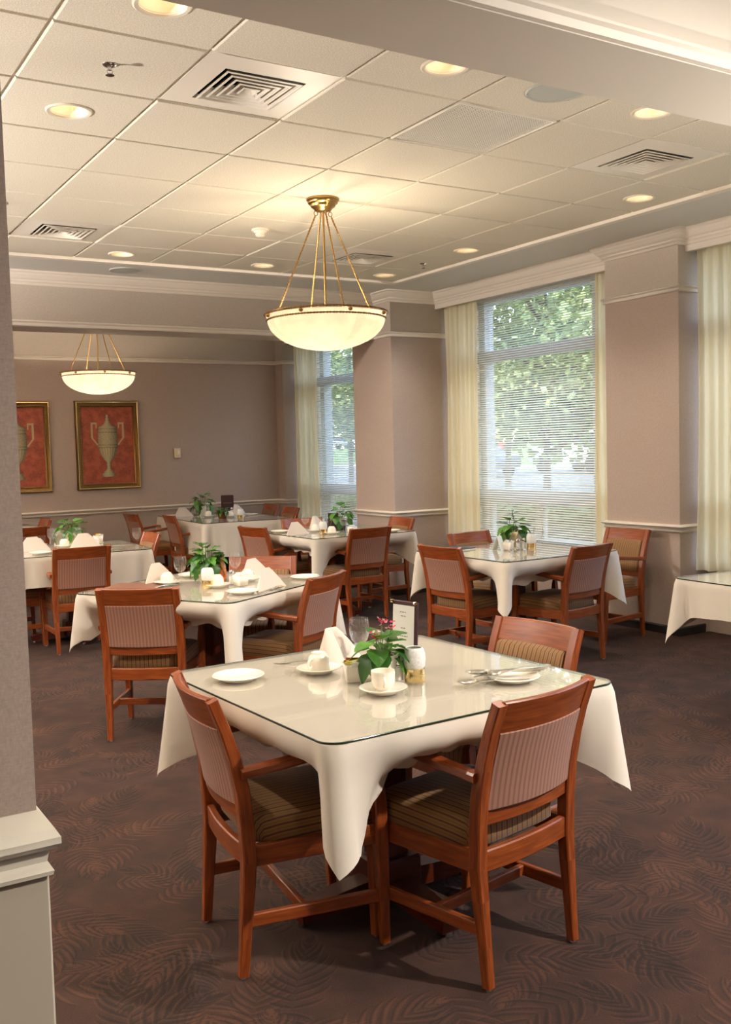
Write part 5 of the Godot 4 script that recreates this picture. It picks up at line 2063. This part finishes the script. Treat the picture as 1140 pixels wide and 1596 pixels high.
func outdoors() -> void:
	strip("ground_bed", 6.5, 9.2, 1, M.lawn)
	strip("pavement", 9.2, 33.0, 24, M.asphalt)
	strip("pavement", 33.0, 37.0, 4, M.pale_concrete)
	strip("ground_lawn", 37.0, 57.0, 20, M.lawn)
	strip("pavement", 57.0, 68.0, 4, M.asphalt)
	strip("ground_lawn", 68.0, 260.0, 10, M.lawn)
	# a clipped hedge in front of the windows
	var leaf := G.new()
	leaf.grid(2, 2, func(u: float, v: float) -> Vector3: return Vector3((u - 0.5) * 0.055, 0.01 * sin(u * PI), (v - 0.5) * 0.09))
	var lm := leaf.mesh(M.tree_leaf)
	for q in [[-20.0, -14.0, "farther clipped hedge outside the narrow window"], [-13.8, -6.4, "clipped hedge outside the wide window"], [-6.2, 1.0, "clipped hedge outside the right-hand window"]]:
		var t := thing("hedge", q[2], "hedge", Vector3(7.9, 0, (q[0] + q[1]) / 2), 0, "hedges outside the windows")
		var half: float = (q[1] - q[0]) / 2
		var core := G.new()
		core.box(Vector3(0, 0.26, 0), Vector3(0.62, 0.62, half * 2 - 0.2), 0.12)
		part("twigs", core, M.bark, t)
		foliage(t, lm, 9000, func() -> Vector3: return Vector3(rng.randf_range(-0.42, 0.42), -0.05 + 0.80 * pow(rng.randf(), 0.6), rng.randf_range(-half, half)), c8(150, 164, 104), c8(92, 112, 66))
	var big := G.new()
	big.grid(2, 2, func(u: float, v: float) -> Vector3: return Vector3((u - 0.5) * 0.085, 0.02 * sin(u * PI), (v - 0.5) * 0.13))
	var bl := big.mesh(M.tree_leaf)
	var list := [
		[13.6, -15.2, 6.6, 3.1, "street tree with pale green crown filling the wide window"],
		[17.5, -15.6, 7.4, 3.4, "second tree behind the first, right part of the wide window"],
		[17.0, -20.5, 7.6, 3.3, "tree left of the wide window's middle"],
		[14.8, -25.0, 8.0, 3.2, "tree whose branches hang into the narrow window"],
		[21.5, -33.0, 9.0, 4.0, "taller tree farther behind the narrow window"],
		[24.0, -23.0, 9.0, 4.2, "taller tree farther behind the wide window"],
		[34.5, -30.0, 11.0, 5.0, "large tree across the parking lot"],
		[12.0, -7.0, 6.5, 2.8, "tree outside the right-hand window"]]
	for q in list:
		tree(q[4], q[0], q[1], q[2], q[3], bl)
	car("parked silver car on the street seen through the narrow window", Vector3(60.0, ground_y(60.0), -104.0), 1.45, M.car_silver)
	car("white car with red roof behind the silver car", Vector3(63.0, ground_y(63.0), -106.5), 1.6, M.car_white, true)
	car("large white car in the lot, right part of the wide window", Vector3(29.0, ground_y(29.0), -30.0), 1.7, M.car_white)
	car("grey car in the lot, left part of the wide window", Vector3(25.5, ground_y(25.5), -33.0), 1.5, M.car_grey)
	car("red car far across the lot behind the street tree", Vector3(44.0, ground_y(44.0), -56.0), 1.5, M.car_red)
	house("pale low building far beyond the street", Vector3(82, ground_y(82), -140), Vector3(14, 9, 60))
	house("pale brick house far behind the trees in the wide window", Vector3(74, ground_y(74), -80), Vector3(12, 8, 26))


func foliage(t: Node3D, lm: Mesh, n: int, where: Callable, a: Color, b: Color) -> void:
	var mm := MultiMesh.new()
	mm.transform_format = MultiMesh.TRANSFORM_3D
	mm.use_colors = true
	mm.mesh = lm
	mm.instance_count = n
	for i in n:
		var bs := Basis(Vector3(rng.randf_range(-1, 1), rng.randf_range(-1, 1), rng.randf_range(-1, 1)).normalized(), rng.randf() * TAU).scaled(Vector3.ONE * rng.randf_range(0.7, 1.3))
		mm.set_instance_transform(i, Transform3D(bs, where.call()))
		mm.set_instance_color(i, a.lerp(b, rng.randf()).srgb_to_linear())
	var o := MultiMeshInstance3D.new()
	o.name = "foliage"
	o.multimesh = mm
	t.add_child(o, true)
	o.set_meta("kind", "stuff")


func tree(label: String, x: float, z: float, h: float, r: float, lm: Mesh) -> void:
	var t := thing("tree", label, "tree", Vector3(x, ground_y(x), z), 0, "trees outside the windows")
	var g := G.new()
	var base := minf(1.5, h * 0.22)
	g.tube([Vector3.ZERO, Vector3(0.04, base * 0.6, 0), Vector3(0, base * 1.2, 0.05), Vector3(0.1, h * 0.6, 0), Vector3(0, h * 0.85, 0)], 0.075, 8, Vector3.BACK, [1.3, 1.0, 0.9, 0.5, 0.15])
	part("trunk", g, M.bark, t)
	var clumps := []
	for k in 9:
		var a := k * 2.4 + rng.randf()
		var up := lerpf(base * 1.05, h * 0.8, k / 8.0)
		var reach := r * sin(PI * clampf((up - base * 0.5) / (h - base * 0.3), 0.12, 0.92)) * rng.randf_range(0.65, 0.95)
		var end := Vector3(cos(a) * reach, up + 0.5, sin(a) * reach)
		g = G.new()
		g.tube([Vector3(0, up * 0.9, 0), end * Vector3(0.5, 0, 0.5) + Vector3(0, up * 1.02, 0), end], 0.045, 6, Vector3(0.1, 0.2, 1).normalized(), [1.0, 0.7, 0.25])
		part("branch", g, M.bark, t)
		for j in 4:
			clumps.append([end * (0.55 + 0.15 * j) * Vector3(1, 0, 1) + Vector3(rng.randf_range(-0.4, 0.4), end.y + rng.randf_range(-0.3, 0.5), rng.randf_range(-0.4, 0.4)), rng.randf_range(0.5, 0.95)])
	clumps.append([Vector3(0, h * 0.9, 0), 0.9])
	foliage(t, lm, 12000, func() -> Vector3:
		var c: Array = clumps[rng.randi() % clumps.size()]
		var d: Vector3 = Vector3(rng.randfn(), rng.randfn() * 0.8, rng.randfn()) * c[1] * 0.55
		var p: Vector3 = c[0] + d
		p.y = maxf(p.y, base * 0.8)
		return p, c8(186, 196, 128), c8(116, 134, 82))


func car(label: String, at: Vector3, h: float, m: Material, red_roof := false) -> void:
	var t := thing("car", label, "car", at, PI / 2 - 0.08, "cars outside")
	var k := h / 1.45
	var side := [Vector2(-2.1, 0.35), Vector2(-2.15, 0.6), Vector2(-2.05, 0.82), Vector2(-1.25, 0.92), Vector2(1.5, 0.95), Vector2(2.05, 0.90), Vector2(2.12, 0.6), Vector2(2.08, 0.35)]
	var cabin := [Vector2(-1.35, 0.90), Vector2(-0.65, 1.38), Vector2(-0.2, 1.45), Vector2(0.7, 1.44), Vector2(1.15, 1.34), Vector2(1.7, 0.93)]
	var body := func(pts: Array, w0: float, w1: float, ymid: float) -> G:
		var g := G.new()
		var rings := []
		for z in [[-1.0, 0.94], [-0.96, 1.0], [0.96, 1.0], [1.0, 0.94]]:
			var ring := PackedVector3Array()
			for p in pts:
				var w := w0 if p.y < ymid else w1
				ring.append(Vector3(p.x * z[1], p.y, z[0] * w) * k)
			rings.append(ring)
		g.loft(rings, true)
		return g
	part("body", body.call(side, 0.88, 0.88, 9.0), m, t)
	part("windows", body.call(cabin, 0.82, 0.66, 1.0), M.car_glass, t)
	var roof := [Vector2(-0.6, 1.385), Vector2(-0.2, 1.455), Vector2(0.7, 1.445), Vector2(1.1, 1.36), Vector2(0.7, 1.46), Vector2(-0.2, 1.475)]
	part("roof", body.call(roof, 0.68, 0.68, 9.0), M.car_red if red_roof else m, t)
	for x in [-1.35, 1.35]:
		for s in [-1, 1]:
			var g := G.new()
			g.lathe([Vector2(0, -0.1), Vector2(0.24, -0.1), Vector2(0.32, -0.08), Vector2(0.32, 0.08), Vector2(0.24, 0.1), Vector2(0, 0.1)], 20, Vector3(x, 0.32, 0.80 * s) * k, Basis(Vector3.RIGHT, PI / 2) * k)
			part("wheel", g, M.tyre, t)
	for x in [-0.35, 0.62]:
		for s in [-1, 1]:
			var g := G.new()
			g.sweep([Vector3(x, 0.92, 0.84 * s) * k, Vector3(x + 0.06, 1.42, 0.68 * s) * k], rect(0.07, 0.04), Vector3.BACK)
			part("door_pillar", g, m, t)


func house(label: String, at: Vector3, s: Vector3) -> void:
	var t := thing("house", label, "building", at, 0, "buildings far outside")
	part("wall", boxm(Vector3(0, s.y / 2 - 0.5, 0), s), M.pale_render, t)
	var g := G.new()
	g.loft([PackedVector3Array([Vector3(-s.x * 0.55, s.y - 0.5, -s.z * 0.52), Vector3(0, s.y + 3, -s.z * 0.52), Vector3(s.x * 0.55, s.y - 0.5, -s.z * 0.52)]), PackedVector3Array([Vector3(-s.x * 0.55, s.y - 0.5, s.z * 0.52), Vector3(0, s.y + 3, s.z * 0.52), Vector3(s.x * 0.55, s.y - 0.5, s.z * 0.52)])], true)
	part("roof", g, M.roof_brown, t)
	var n := int(s.z / 5)
	for k in n:
		for f in 2:
			var w := part("window", boxm(Vector3(-s.x / 2 - 0.02, 1.7 + 3.2 * f, -s.z / 2 + (k + 0.5) * s.z / n), Vector3(0.12, 1.6, 1.5), 0.03), M.window_frame, t)
			part("pane", boxm(Vector3(-s.x / 2 - 0.05, 1.7 + 3.2 * f, -s.z / 2 + (k + 0.5) * s.z / n), Vector3(0.10, 1.35, 1.25)), M.car_glass, w)
